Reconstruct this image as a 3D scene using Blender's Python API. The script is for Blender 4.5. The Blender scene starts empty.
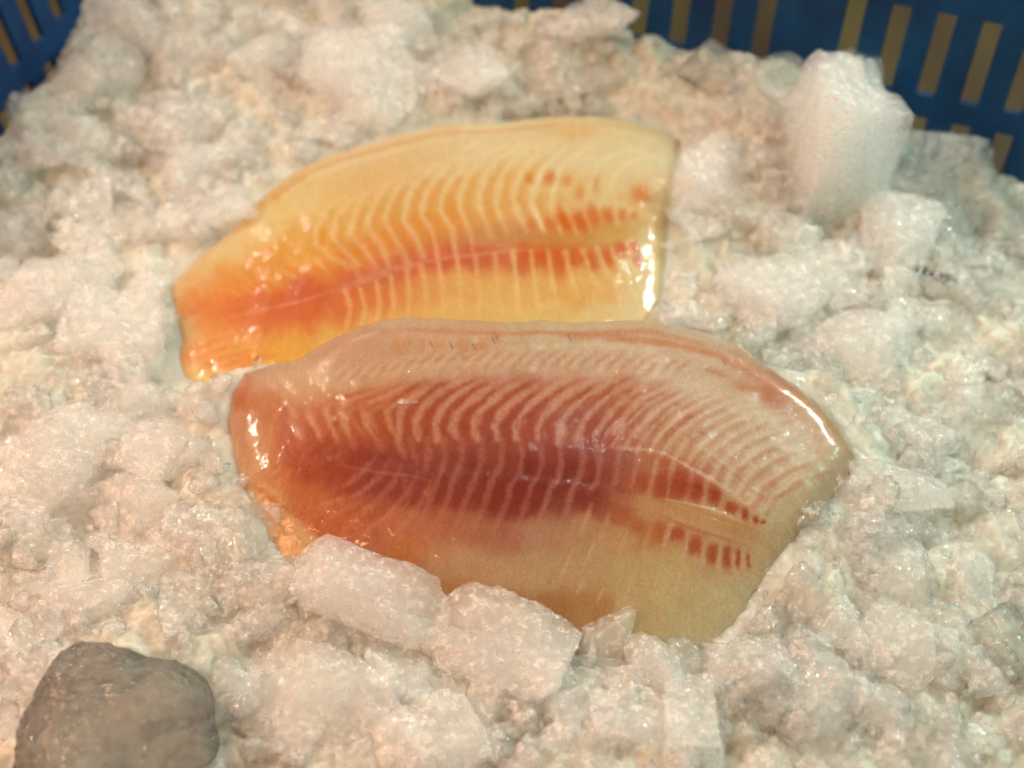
import bpy, math, random
import numpy as np
from mathutils import Vector, Matrix

random.seed(7)
RNG = np.random.default_rng(11)
SC = bpy.context.scene
COL = SC.collection

# ------------------------------------------------------------------ camera, world, lamps, exposure
CM = 0.01
F_PX = 1350.0
PITCH = math.radians(50.0)              # angle of the view below the horizon
CAM_H = 28.3                            # cm above the mean ice level
cam_data = bpy.data.cameras.new('camera')
cam_data.sensor_width = 36.0
cam_data.lens = F_PX / 1024.0 * 36.0
cam_data.clip_start = 0.01
cam_data.clip_end = 20.0
cam_data.dof.use_dof = True
cam_data.dof.focus_distance = 0.325
cam_data.dof.aperture_fstop = 8.0
cam = bpy.data.objects.new('camera', cam_data)
cam.location = (0, 0, CAM_H * CM)
cam.rotation_euler = (math.radians(90) - PITCH, 0, 0)
COL.objects.link(cam)
SC.camera = cam

world = bpy.data.worlds.new('World')
SC.world = world
world.use_nodes = True
wn, wl = world.node_tree.nodes, world.node_tree.links.new
bg = wn['Background']
wtc = wn.new('ShaderNodeTexCoord')
wno = wn.new('ShaderNodeTexNoise')
wno.inputs['Scale'].default_value = 3.2
wno.inputs['Detail'].default_value = 2.0
wl(wtc.outputs['Generated'], wno.inputs['Vector'])
wcr = wn.new('ShaderNodeValToRGB')          # dim surroundings with bright noise patches, added to vary the reflections
wcr.color_ramp.elements[0].position = 0.44
wcr.color_ramp.elements[0].color = (0.34, 0.30, 0.23, 1)
wcr.color_ramp.elements[1].position = 0.62
wcr.color_ramp.elements[1].color = (1.05, 0.94, 0.73, 1)
wl(wno.outputs['Fac'], wcr.inputs[0])
wsx = wn.new('ShaderNodeSeparateXYZ')       # tint added to the surrounding light: warm from the left, greenish from the right
wl(wtc.outputs['Generated'], wsx.inputs[0])
wmr = wn.new('ShaderNodeMapRange')
wmr.inputs['From Min'].default_value = -0.45
wmr.inputs['From Max'].default_value = 0.45
wl(wsx.outputs['X'], wmr.inputs['Value'])
wtint = wn.new('ShaderNodeMix')
wtint.data_type = 'RGBA'
wtint.inputs[6].default_value = (1.06, 0.56, 0.30, 1)
wtint.inputs[7].default_value = (0.60, 0.95, 0.86, 1)
wl(wmr.outputs[0], wtint.inputs[0])
wmul = wn.new('ShaderNodeMix')
wmul.data_type = 'RGBA'
wmul.blend_type = 'MULTIPLY'
wmul.inputs[0].default_value = 1.0
wl(wcr.outputs[0], wmul.inputs[6])
wl(wtint.outputs[2], wmul.inputs[7])
wl(wmul.outputs[2], bg.inputs['Color'])
bg.inputs['Strength'].default_value = 0.50

SC.view_settings.view_transform = 'Standard'
SC.view_settings.look = 'None'
SC.view_settings.exposure = -0.34
SC.view_settings.gamma = 1.0
SC.cycles.use_light_tree = False
SC.cycles.max_bounces = 18
SC.cycles.volume_bounces = 12
SC.cycles.diffuse_bounces = 12
SC.cycles.glossy_bounces = 12
SC.cycles.transmission_bounces = 16
SC.cycles.transparent_max_bounces = 24
SC.cycles.sample_clamp_indirect = 4.0
SC.cycles.use_adaptive_sampling = True
SC.cycles.adaptive_threshold = 0.09
SC.cycles.adaptive_min_samples = 20


def lamp(name, loc, target, power, color, size, size_y=None):
    d = bpy.data.lights.new(name, 'AREA')
    d.energy = power
    d.color = color
    d.shape = 'RECTANGLE' if size_y else 'DISK'
    d.size = size * CM
    if size_y:
        d.size_y = size_y * CM
    o = bpy.data.objects.new(name, d)
    o.location = Vector(loc) * CM
    o.rotation_euler = (Vector(target) - Vector(loc)).to_track_quat('-Z', 'Y').to_euler()
    COL.objects.link(o)
    return o


lamp('market_lamp', (50, 58, 58), (5, 41, 0), 3.3, (0.88, 1.0, 0.96), 9)
lamp('market_lamp', (-52, 36, 60), (-3, 38, 0), 3.2, (1.0, 0.86, 0.68), 9)
lamp('highlight_lamp', (26, 60, 64), (8, 38, 0), 0.5, (1.0, 0.96, 0.88), 3)  # added unseen lamp beyond the basket, for highlights and brighter far ice
lamp('highlight_lamp', (-24, 66, 58), (0, 42, 0), 0.35, (1.0, 0.93, 0.80), 2.5)  # added unseen lamp beyond the basket, for highlights on the back fillet
lamp('front_fill', (-24, -14, 70), (-8, 14, 0), 2.7, (1.0, 0.54, 0.32), 14)  # added orange fill from the front left, warms the near ice
lamp('warm_fill', (-38, 2, 30), (-14, 18, 0), 1.25, (1.0, 0.40, 0.20), 12)  # fill added close by, out of view, to tint the left side orange
lamp('cool_fill', (38, 24, 32), (15, 26, 0), 0.72, (0.40, 1.0, 0.80), 12)  # fill added close by, out of view, to tint the right side green
lamp('red_bulb', (46, 60, 46), (8, 24, 0), 0.5, (1.0, 0.34, 0.18), 1.6)
lamp('blue_bulb', (28, 37, 60), (9, 22, 0), 0.30, (0.80, 0.93, 1.0), 1.0)
lamp('small_bulb', (-27, 48, 60), (-4, 24, 0), 0.35, (1.0, 0.93, 0.66), 1.0)
lamp('middle_bulb', (7, 38, 60), (2, 24, 0), 0.14, (1.0, 0.95, 0.88), 0.8)

# ------------------------------------------------------------------ projection helpers (cm)
CP, SP = math.cos(PITCH), math.sin(PITCH)
CAM = np.array([0.0, 0.0, CAM_H])


def ray(px, py):
    a = (np.asarray(px, float) - 512.0) / F_PX
    b = -(np.asarray(py, float) - 384.0) / F_PX
    # forward (0,CP,-SP), up (0,SP,CP), right (1,0,0)
    return np.stack([a, CP + b * SP, -SP + b * CP], -1)


def on_plane(px, py, z0=0.0, slope=0.0, yc=0.0, sx=0.0, xc=0.0):
    """point where the sight line meets z = z0 + slope (y-yc) + sx (x-xc)"""
    d = ray(px, py)
    t = (z0 - slope * yc - sx * xc - CAM_H) / (d[..., 2] - slope * d[..., 1] - sx * d[..., 0])
    return CAM + d * t[..., None]


def project(P):
    q = P - CAM
    depth = q[..., 1] * CP - q[..., 2] * SP
    up = q[..., 1] * SP + q[..., 2] * CP
    return 512 + F_PX * q[..., 0] / depth, 384 - F_PX * up / depth


# ------------------------------------------------------------------ numpy noise
_perm = np.random.default_rng(5).permutation(256)
_perm = np.concatenate([_perm, _perm, _perm])
_g = np.random.default_rng(6).normal(size=(256, 3))
_g /= np.linalg.norm(_g, axis=1)[:, None]


def perlin(P):
    Pi = np.floor(P).astype(np.int64)
    f = P - Pi
    u = f * f * f * (f * (f * 6 - 15) + 10)
    Pi &= 255
    out = 0
    for dx in (0, 1):
        for dy in (0, 1):
            for dz in (0, 1):
                h = _perm[_perm[_perm[(Pi[:, 0] + dx) & 255] + ((Pi[:, 1] + dy) & 255)] + ((Pi[:, 2] + dz) & 255)]
                g = _g[h]
                d = g[:, 0] * (f[:, 0] - dx) + g[:, 1] * (f[:, 1] - dy) + g[:, 2] * (f[:, 2] - dz)
                w = (u[:, 0] if dx else 1 - u[:, 0]) * (u[:, 1] if dy else 1 - u[:, 1]) * (u[:, 2] if dz else 1 - u[:, 2])
                out = out + w * d
    return out


def fbm(P, octaves=4, gain=0.5, lac=2.03, ridged=False):
    s, a, out = 1.0, 1.0, 0
    for k in range(octaves):
        n = perlin(P * s + 17.3 * k)
        if ridged:
            n = 0.35 - abs(n) * 1.4
        out = out + a * n
        s *= lac
        a *= gain
    return out


def n2(x, y, s, octaves=4, seed=0.0, **k):
    sh = x.shape
    P = np.stack([x.ravel() * s + seed * 3.1, y.ravel() * s - seed * 1.7, np.full(x.size, seed + 0.37)], -1)
    return fbm(P, octaves, **k).reshape(sh)


def smooth(a, b, x):
    t = np.clip((x - a) / (b - a), 0, 1)
    return t * t * (3 - 2 * t)


# ------------------------------------------------------------------ mesh helpers
def mesh_from(name, V, F, smooth_shade=True, attrs=None):
    """V (n,3) in cm, F (m,3|4)"""
    me = bpy.data.meshes.new(name)
    V = np.asarray(V, np.float32) * CM
    F = np.asarray(F, np.int32)
    k = F.shape[1]
    me.vertices.add(len(V))
    me.vertices.foreach_set('co', V.ravel())
    me.loops.add(F.size)
    me.loops.foreach_set('vertex_index', F.ravel())
    me.polygons.add(len(F))
    me.polygons.foreach_set('loop_start', np.arange(0, F.size, k, dtype=np.int32))
    me.polygons.foreach_set('loop_total', np.full(len(F), k, np.int32))
    me.polygons.foreach_set('use_smooth', np.full(len(F), smooth_shade, bool))
    for an, arr in (attrs or {}).items():
        a = me.color_attributes.new(an, 'FLOAT_COLOR', 'POINT')
        c = np.ones((len(V), 4), np.float32)
        c[:, :3] = arr
        a.data.foreach_set('color', c.ravel())
    me.update(calc_edges=True)
    me.validate()
    return me


def link(name, me, mat, parent=None):
    o = bpy.data.objects.new(name, me)
    if mat and not me.materials:
        me.materials.append(mat)
    COL.objects.link(o)
    if parent:
        o.parent = parent
    return o


def tag(o, label=None, cat=None, group=None, kind=None):
    if label:
        o['label'] = label
    if cat:
        o['category'] = cat
    if group:
        o['group'] = group
    if kind:
        o['kind'] = kind
    return o


def grid_faces(nu, nv, off=0, flip=False):
    i = np.arange(nu - 1)[:, None] * nv + np.arange(nv - 1)[None, :]
    i = i.ravel() + off
    F = np.stack([i, i + nv, i + nv + 1, i + 1], -1)
    return F[:, ::-1] if flip else F


# ------------------------------------------------------------------ materials
def new_mat(name):
    m = bpy.data.materials.new(name)
    m.use_nodes = True
    nt = m.node_tree
    b = nt.nodes['Principled BSDF']
    return m, nt, b


def nn(nt, typ, **kw):
    n = nt.nodes.new(typ)
    for k, v in kw.items():
        if k.startswith('i_'):
            n.inputs[k[2:].replace('_', ' ')].default_value = v
        else:
            setattr(n, k, v)
    return n


def ice_material(name, base=(0.80, 0.79, 0.74), clear=0.25, clear_spread=0.3, sss=0.006, rough=0.22, bump=1.0,
                 tint2=None, per_object=True, translucent=0.12):
    m, nt, b = new_mat(name)
    L = nt.links.new
    tc = nn(nt, 'ShaderNodeNewGeometry')
    # cloudy patches
    cl = nn(nt, 'ShaderNodeTexNoise', i_Scale=95.0, i_Detail=4.0, i_Roughness=0.6)
    L(tc.outputs['Position'], cl.inputs['Vector'])
    oi = nn(nt, 'ShaderNodeObjectInfo')
    add = nn(nt, 'ShaderNodeMath', operation='MULTIPLY_ADD')
    L(oi.outputs['Random'], add.inputs[0])
    add.inputs[1].default_value = 0.22 if per_object else 0.0
    L(cl.outputs['Fac'], add.inputs[2])
    mr = nn(nt, 'ShaderNodeMapRange')
    mr.inputs['From Min'].default_value = 0.42
    mr.inputs['From Max'].default_value = 0.82
    mr.inputs['To Min'].default_value = max(0.0, clear - clear_spread)
    mr.inputs['To Max'].default_value = min(0.98, clear + clear_spread)
    L(add.outputs[0], mr.inputs['Value'])
    L(mr.outputs[0], b.inputs['Transmission Weight'])
    # colour: whitish to faint tint in broad patches
    mx = nn(nt, 'ShaderNodeMix', data_type='RGBA')
    t2 = tint2 or tuple(c * k for c, k in zip(base, (0.95, 0.965, 0.95)))
    mx.inputs[6].default_value = (*base, 1)
    mx.inputs[7].default_value = (*t2, 1)
    n3 = nn(nt, 'ShaderNodeTexNoise', i_Scale=40.0, i_Detail=3.0)
    L(tc.outputs['Position'], n3.inputs['Vector'])
    mr3 = nn(nt, 'ShaderNodeMapRange')
    mr3.inputs['From Min'].default_value = 0.35
    mr3.inputs['From Max'].default_value = 0.65
    L(n3.outputs['Fac'], mr3.inputs['Value'])
    L(mr3.outputs[0], mx.inputs[0])
    L(mx.outputs[2], b.inputs['Base Color'])
    b.inputs['Subsurface Weight'].default_value = 1.0
    b.inputs['Subsurface Radius'].default_value = (1.0, 0.95, 0.8)
    b.inputs['Subsurface Scale'].default_value = sss
    b.inputs['IOR'].default_value = 1.31
    b.inputs['Specular IOR Level'].default_value = 0.60
    # roughness varies: wet patches against crumbled frost
    rr = nn(nt, 'ShaderNodeTexNoise', i_Scale=160.0, i_Detail=3.0)
    L(tc.outputs['Position'], rr.inputs['Vector'])
    rm = nn(nt, 'ShaderNodeMapRange')
    rm.inputs['From Min'].default_value = 0.4
    rm.inputs['From Max'].default_value = 0.60
    rm.inputs['To Min'].default_value = rough * 0.45
    rm.inputs['To Max'].default_value = min(1, rough * 2.0)
    L(rr.outputs['Fac'], rm.inputs['Value'])
    L(rm.outputs[0], b.inputs['Roughness'])
    # relief: crystals and grains
    v = nn(nt, 'ShaderNodeTexVoronoi', i_Scale=520.0)
    v.feature = 'SMOOTH_F1'
    nw = nn(nt, 'ShaderNodeTexNoise', i_Scale=300.0, i_Detail=5.0, i_Roughness=0.65)
    L(tc.outputs['Position'], nw.inputs['Vector'])
    L(tc.outputs['Position'], v.inputs['Vector'])
    s = nn(nt, 'ShaderNodeMath', operation='MULTIPLY_ADD')
    L(v.outputs['Distance'], s.inputs[0])
    s.inputs[1].default_value = 0.7
    L(nw.outputs['Fac'], s.inputs[2])
    bp = nn(nt, 'ShaderNodeBump')
    bp.inputs['Strength'].default_value = 0.55 * bump
    bp.inputs['Distance'].default_value = 0.0003
    L(s.outputs[0], bp.inputs['Height'])
    L(bp.outputs['Normal'], b.inputs['Normal'])
    return m


def cloudy_ice(name, tint=(0.995, 0.99, 0.975), density=110.0, rough=0.10, aniso=0.2, bend=0.3, skin=(1, 1, 1), frost=None):
    """ice full of tiny bubbles: a wet crystalline skin round a scattering body"""
    m, nt, b = new_mat(name)
    L = nt.links.new
    nt.nodes.remove(b)
    out = nt.nodes['Material Output']
    ge = nn(nt, 'ShaderNodeNewGeometry')
    v = nn(nt, 'ShaderNodeTexVoronoi', i_Scale=650.0)
    nw = nn(nt, 'ShaderNodeTexNoise', i_Scale=380.0, i_Detail=2.0, i_Roughness=0.7)
    L(ge.outputs['Position'], nw.inputs['Vector'])
    L(ge.outputs['Position'], v.inputs['Vector'])
    s_ = nn(nt, 'ShaderNodeMath', operation='MULTIPLY_ADD')
    L(v.outputs['Distance'], s_.inputs[0])
    s_.inputs[1].default_value = 0.8
    L(nw.outputs['Fac'], s_.inputs[2])
    bp = nn(nt, 'ShaderNodeBump')
    bp.inputs['Strength'].default_value = 0.6
    bp.inputs['Distance'].default_value = 0.00045
    L(s_.outputs[0], bp.inputs['Height'])
    tr = nn(nt, 'ShaderNodeBsdfTransparent')
    tr.inputs['Color'].default_value = (*skin, 1)
    gl = nn(nt, 'ShaderNodeBsdfGlossy')
    gl.inputs['Roughness'].default_value = rough
    vf = nn(nt, 'ShaderNodeTexVoronoi', i_Scale=360.0)
    L(ge.outputs['Position'], vf.inputs['Vector'])
    tilt = nn(nt, 'ShaderNodeMix', data_type='VECTOR')
    tilt.inputs[0].default_value = 0.22
    dirs = nn(nt, 'ShaderNodeVectorMath', operation='MULTIPLY_ADD')
    L(vf.outputs['Color'], dirs.inputs[0])
    dirs.inputs[1].default_value = (2, 2, 2)
    dirs.inputs[2].default_value = (-1, -1, -1)
    L(bp.outputs['Normal'], tilt.inputs[4])
    L(dirs.outputs[0], tilt.inputs[5])
    nrm_ = nn(nt, 'ShaderNodeVectorMath', operation='NORMALIZE')
    L(tilt.outputs[1], nrm_.inputs[0])
    L(nrm_.outputs[0], gl.inputs['Normal'])
    # frosty grains on the skin scatter a little light themselves
    df = nn(nt, 'ShaderNodeBsdfDiffuse')
    df.inputs['Color'].default_value = (*tint, 1)
    fn = nn(nt, 'ShaderNodeTexNoise', i_Scale=420.0, i_Detail=3.0, i_Roughness=0.75)
    L(ge.outputs['Position'], fn.inputs['Vector'])
    fm = nn(nt, 'ShaderNodeMapRange')
    fm.inputs['From Min'].default_value = 0.45
    fm.inputs['From Max'].default_value = 0.65
    fm.inputs['To Min'].default_value = 0.02
    fm.inputs['To Max'].default_value = FROST if frost is None else frost
    L(fn.outputs['Fac'], fm.inputs['Value'])
    rf = nn(nt, 'ShaderNodeBsdfRefraction')
    rf.inputs['IOR'].default_value = 1.31
    rf.inputs['Color'].default_value = (*skin, 1)
    rf.inputs['Roughness'].default_value = rough
    L(bp.outputs['Normal'], rf.inputs['Normal'])
    mr_ = nn(nt, 'ShaderNodeMixShader')
    mr_.inputs[0].default_value = bend
    L(tr.outputs[0], mr_.inputs[1])
    L(rf.outputs[0], mr_.inputs[2])
    m0 = nn(nt, 'ShaderNodeMixShader')
    L(fm.outputs[0], m0.inputs[0])
    L(mr_.outputs[0], m0.inputs[1])
    L(df.outputs[0], m0.inputs[2])
    fr = nn(nt, 'ShaderNodeFresnel')
    fr.inputs['IOR'].default_value = 1.38
    front = nn(nt, 'ShaderNodeMath', operation='SUBTRACT')
    front.inputs[0].default_value = 1.0
    L(ge.outputs['Backfacing'], front.inputs[1])
    outer = nn(nt, 'ShaderNodeMath', operation='MULTIPLY')
    L(fr.outputs[0], outer.inputs[0])
    L(front.outputs[0], outer.inputs[1])
    cap = nn(nt, 'ShaderNodeMath', operation='MINIMUM')
    L(outer.outputs[0], cap.inputs[0])
    cap.inputs[1].default_value = 0.3
    m1 = nn(nt, 'ShaderNodeMixShader')
    L(cap.outputs[0], m1.inputs[0])
    L(m0.outputs[0], m1.inputs[1])
    L(gl.outputs[0], m1.inputs[2])
    L(m1.outputs[0], out.inputs['Surface'])
    vs = nn(nt, 'ShaderNodeVolumeScatter')
    vs.inputs['Color'].default_value = (*tint, 1)
    vs.inputs['Density'].default_value = density
    vs.inputs['Anisotropy'].default_value = aniso
    L(vs.outputs[0], out.inputs['Volume'])
    return m


FROST = 0.34
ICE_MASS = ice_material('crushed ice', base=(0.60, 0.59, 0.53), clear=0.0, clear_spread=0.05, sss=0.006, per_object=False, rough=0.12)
ICE_MILK = cloudy_ice('milky ice', tint=(0.998, 0.994, 0.986), density=120.0, bend=0.0)
ICE_CLEAR = cloudy_ice('clear ice', tint=(0.990, 0.990, 0.975), density=34.0, bend=0.12, frost=0.2)
ICE_CRUMB = cloudy_ice('ice crumbs', tint=(0.999, 0.997, 0.991), density=75.0, rough=0.07, bend=0.0)
ICE_PINK = cloudy_ice('pinkish ice', tint=(0.997, 0.978, 0.955), density=80.0, bend=0.0)
ICE_GLASS = cloudy_ice('glassy ice', tint=(0.96, 0.965, 0.96), density=20.0, rough=0.04, bend=0.4, skin=(0.96, 0.965, 0.96), frost=0.15)
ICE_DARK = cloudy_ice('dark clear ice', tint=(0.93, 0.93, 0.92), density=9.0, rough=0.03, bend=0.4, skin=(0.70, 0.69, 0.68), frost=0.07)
ICE_CRUMB = cloudy_ice('ice crumbs', tint=(0.994, 0.990, 0.980), density=110.0, rough=0.07)
ICE_PINK = cloudy_ice('pinkish ice', tint=(0.996, 0.975, 0.945), density=100.0)


def fillet_material(name, sss):
    m, nt, b = new_mat(name)
    L = nt.links.new
    at = nn(nt, 'ShaderNodeAttribute', attribute_name='pigment')
    ge = nn(nt, 'ShaderNodeNewGeometry')
    gr = nn(nt, 'ShaderNodeTexNoise', i_Scale=1500.0, i_Detail=2.0)
    L(ge.outputs['Position'], gr.inputs['Vector'])
    mr = nn(nt, 'ShaderNodeMapRange')
    mr.inputs['From Min'].default_value = 0.3
    mr.inputs['From Max'].default_value = 0.7
    mr.inputs['To Min'].default_value = 0.90
    mr.inputs['To Max'].default_value = 1.10
    L(gr.outputs['Fac'], mr.inputs['Value'])
    mu = nn(nt, 'ShaderNodeVectorMath', operation='SCALE')
    L(at.outputs['Color'], mu.inputs[0])
    L(mr.outputs[0], mu.inputs['Scale'])
    L(mu.outputs[0], b.inputs['Base Color'])
    b.inputs['Subsurface Weight'].default_value = 0.5
    b.inputs['Subsurface Radius'].default_value = (1.0, 0.62, 0.42)
    b.inputs['Subsurface Scale'].default_value = sss
    b.inputs['IOR'].default_value = 1.38
    b.inputs['Roughness'].default_value = 0.36
    b.inputs['Coat Weight'].default_value = 0.9
    n1 = nn(nt, 'ShaderNodeTexNoise', i_Scale=1400.0, i_Detail=3.0, i_Roughness=0.7)
    b.inputs['Coat Roughness'].default_value = 0.05
    wet = nn(nt, 'ShaderNodeBump')
    wet.inputs['Strength'].default_value = 0.8
    wet.inputs['Distance'].default_value = 0.000035
    L(n1.outputs['Fac'], wet.inputs['Height'])
    L(wet.outputs['Normal'], b.inputs['Coat Normal'])
    b.inputs['Coat IOR'].default_value = 1.36
    n2_ = nn(nt, 'ShaderNodeTexNoise', i_Scale=130.0, i_Detail=3.0)
    L(ge.outputs['Position'], n1.inputs['Vector'])
    L(ge.outputs['Position'], n2_.inputs['Vector'])
    s = nn(nt, 'ShaderNodeMath', operation='MULTIPLY_ADD')
    L(n2_.outputs['Fac'], s.inputs[0])
    s.inputs[1].default_value = 2.5
    fine = nn(nt, 'ShaderNodeMath', operation='MULTIPLY')
    fine.inputs[1].default_value = 0.35
    L(n1.outputs['Fac'], fine.inputs[0])
    L(fine.outputs[0], s.inputs[2])
    bp = nn(nt, 'ShaderNodeBump')
    bp.inputs['Strength'].default_value = 0.5
    bp.inputs['Distance'].default_value = 0.00006
    L(s.outputs[0], bp.inputs['Height'])
    L(bp.outputs['Normal'], b.inputs['Normal'])
    L(bp.outputs['Normal'], wet.inputs['Normal'])
    return m


# ------------------------------------------------------------------ ground level of the ice and the fillet planes (cm)
FRONT = dict(z0=0.75, slope=0.17, yc=20.0, sx=0.0, xc=0.0)
BACK = dict(z0=0.15, slope=0.10, yc=30.0, sx=0.0, xc=0.0)

FRONT_TOP = [(243, 378), (262, 371), (290, 366), (310, 358), (330, 347), (355, 336), (380, 329), (402, 326), (430, 327),
             (470, 329), (505, 331), (540, 329), (580, 331), (620, 329), (650, 328), (675, 334), (700, 340), (735, 352),
             (765, 372), (800, 395), (825, 415), (845, 440), (857, 462)]
FRONT_RIGHT = [(690, 668), (712, 652), (735, 627), (755, 597), (780, 560), (800, 535), (828, 505), (850, 481), (857, 462)]
FRONT_BOTTOM = [(300, 582), (340, 600), (400, 615), (450, 630), (520, 648), (570, 658), (630, 667), (690, 668)]
FRONT_LEFT = [(300, 582), (282, 562), (268, 541), (250, 510), (238, 482), (234, 452), (228, 425), (232, 400), (243, 378)]
BACK_TOP = [(172, 287), (195, 262), (225, 240), (250, 212), (280, 187), (310, 168), (345, 155), (400, 140), (440, 130),
            (500, 128), (550, 122), (600, 121), (640, 127), (665, 135), (680, 144)]
BACK_RIGHT = [(652, 372), (657, 330), (663, 280), (668, 230), (676, 180), (680, 144)]
BACK_BOTTOM = [(228, 404), (300, 412), (400, 408), (500, 400), (600, 388), (652, 372)]
BACK_LEFT = [(228, 404), (198, 392), (184, 378), (180, 360), (182, 340), (175, 312), (172, 287)]


def resample(pts, n, t=None):
    p = np.asarray(pts, float)
    d = np.r_[0, np.cumsum(np.hypot(*np.diff(p, axis=0).T))]
    d /= d[-1]
    # Catmull-like smooth through a dense moving average
    q = np.linspace(0, 1, 400)
    X = np.interp(q, d, p[:, 0])
    Y = np.interp(q, d, p[:, 1])
    k = 9
    w = np.hanning(2 * k + 1)
    w /= w.sum()
    Xp = np.pad(X, k, mode='reflect', reflect_type='odd')
    Yp = np.pad(Y, k, mode='reflect', reflect_type='odd')
    X = np.convolve(Xp, w, 'valid')
    Y = np.convolve(Yp, w, 'valid')
    t = np.linspace(0, 1, n) if t is None else t
    return np.stack([np.interp(t, q, X), np.interp(t, q, Y)], -1)


def inside(poly, x, y):
    r = np.zeros(x.shape, bool)
    n = len(poly)
    for i in range(n):
        x1, y1 = poly[i]
        x2, y2 = poly[(i + 1) % n]
        c = (y1 > y) != (y2 > y)
        with np.errstate(divide='ignore', invalid='ignore'):
            r ^= c & (x < (x2 - x1) * (y - y1) / (y2 - y1 + 1e-12) + x1)
    return r


def dist_poly(poly, x, y):
    D = np.full(x.shape, 1e9)
    n = len(poly)
    for i in range(n):
        a = np.array(poly[i])
        b = np.array(poly[(i + 1) % n])
        ab = b - a
        L2 = (ab ** 2).sum() + 1e-12
        t = np.clip(((x - a[0]) * ab[0] + (y - a[1]) * ab[1]) / L2, 0, 1)
        D = np.minimum(D, np.hypot(x - a[0] - t * ab[0], y - a[1] - t * ab[1]))
    return D


def footprint(top, right, bottom, left, plane):
    o = list(resample(bottom, 24)) + list(resample(right, 24))[1:] + list(resample(top, 40))[::-1][1:] + list(resample(left, 24))[::-1][1:-1]
    o = np.array(o)
    P = on_plane(o[:, 0], o[:, 1], **plane)
    return [tuple(p[:2]) for p in P]


FP_FRONT = footprint(FRONT_TOP, FRONT_RIGHT, FRONT_BOTTOM, FRONT_LEFT, FRONT)
FP_BACK = footprint(BACK_TOP, BACK_RIGHT, BACK_BOTTOM, BACK_LEFT, BACK)
# the basket: a rounded rectangle turned by 19 degrees, inner faces at z = 1.9
BU = np.array([math.cos(math.radians(19)), -math.sin(math.radians(19))])
BV = np.array([-BU[1], BU[0]])
U0, U1, V0, V1, RC = -26.4, 14.6, 4.2, 36.2, 4.0


def basket_depth(x, y):
    """distance from the basket wall, positive inside"""
    u = x * BU[0] + y * BU[1] - (U0 + U1) / 2
    v = x * BV[0] + y * BV[1] - (V0 + V1) / 2
    qx = abs(u) - (U1 - U0) / 2 + RC
    qy = abs(v) - (V1 - V0) / 2 + RC
    return -(np.hypot(np.maximum(qx, 0), np.maximum(qy, 0)) + np.minimum(np.maximum(qx, qy), 0) - RC)


def plane_z(pl, x, y):
    return pl['z0'] + pl['slope'] * (y - pl['yc'])


def _mound(x, y):
    x = np.asarray(x, float)
    y = np.asarray(y, float)
    u = x * BU[0] + y * BU[1]
    v = x * BV[0] + y * BV[1]
    h = 0.3 * np.exp(-(((x - 4) / 7) ** 2 + ((y - 38) / 5) ** 2))
    hb = np.interp(u, [-27, -20, -13, -9, -6.5, -3.5, -1.5, 0.5, 4.8, 14], [1.6, 1.8, 1.75, 2.5, 2.0, 1.8, 1.2, 0.2, -0.9, -1.2])
    wb = smooth(8.0, 0.3, V1 - v)
    h = h * (1 - wb) + hb * wb
    hl = np.interp(v, [10, 24, 28, 31, 33], [0.0, 0.4, 0.6, 1.1, 1.6])
    wl = smooth(5.0, 0.3, u - U0)
    h = h * (1 - wl) + hl * wl
    h = h - 0.5 * smooth(6, 13, x) * smooth(27, 18, y)
    for fp, pl, under in ((FP_BACK, BACK, 0.62), (FP_FRONT, FRONT, 0.55)):
        ins = inside(fp, x, y)
        d = dist_poly(fp, x, y)
        zp = plane_z(pl, x, y)
        if pl is FRONT:
            near = smooth(2.6, 0.0, d) * smooth(24.8, 23.0, y)
            rim = zp + 0.13
        else:
            near = smooth(2.4, 0.0, d)
            rim = zp + 0.06
        out = h * (1 - near) + rim * near
        sunk = zp + (0.11 if pl is FRONT else 0.06) - (under + 0.2) * smooth(0.12, 0.9, d) - 0.1 * np.minimum(d, 1.5)
        if pl is FRONT:
            sunk = np.where(y < 23.6, sunk, np.minimum(h, sunk - 0.1))
        h = np.where(ins, sunk, out if pl is BACK else np.where(y < 24.8, out, h))
    return h


_gx = np.arange(-22, 22.01, 0.1)
_gy = np.arange(2, 48.01, 0.1)
_GX, _GY = np.meshgrid(_gx, _gy, indexing='ij')
_MG = _mound(_GX, _GY)
_DF = np.where(inside(FP_FRONT, _GX, _GY), -1.0, 1.0) * dist_poly(FP_FRONT, _GX, _GY)
_DB = np.where(inside(FP_BACK, _GX, _GY), -1.0, 1.0) * dist_poly(FP_BACK, _GX, _GY)


def look(G, x, y):
    i = np.clip((np.asarray(x, float) - _gx[0]) / 0.1, 0, len(_gx) - 1.001)
    j = np.clip((np.asarray(y, float) - _gy[0]) / 0.1, 0, len(_gy) - 1.001)
    a, b = i.astype(int), j.astype(int)
    u, v = i - a, j - b
    return G[a, b] * (1 - u) * (1 - v) + G[a + 1, b] * u * (1 - v) + G[a, b + 1] * (1 - u) * v + G[a + 1, b + 1] * u * v


def mound(x, y):
    return look(_MG, x, y)


# ------------------------------------------------------------------ the bed of crushed ice (stuff)
def ico(level):
    import bmesh
    bm = bmesh.new()
    bmesh.ops.create_icosphere(bm, subdivisions=level, radius=1.0)
    V = np.array([v.co[:] for v in bm.verts])
    F = np.array([[v.index for v in f.verts] for f in bm.faces], np.int32)
    bm.free()
    return V / np.linalg.norm(V, axis=1)[:, None], F


ICO = {k: ico(k) for k in (3, 5, 6, 7)}


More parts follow.
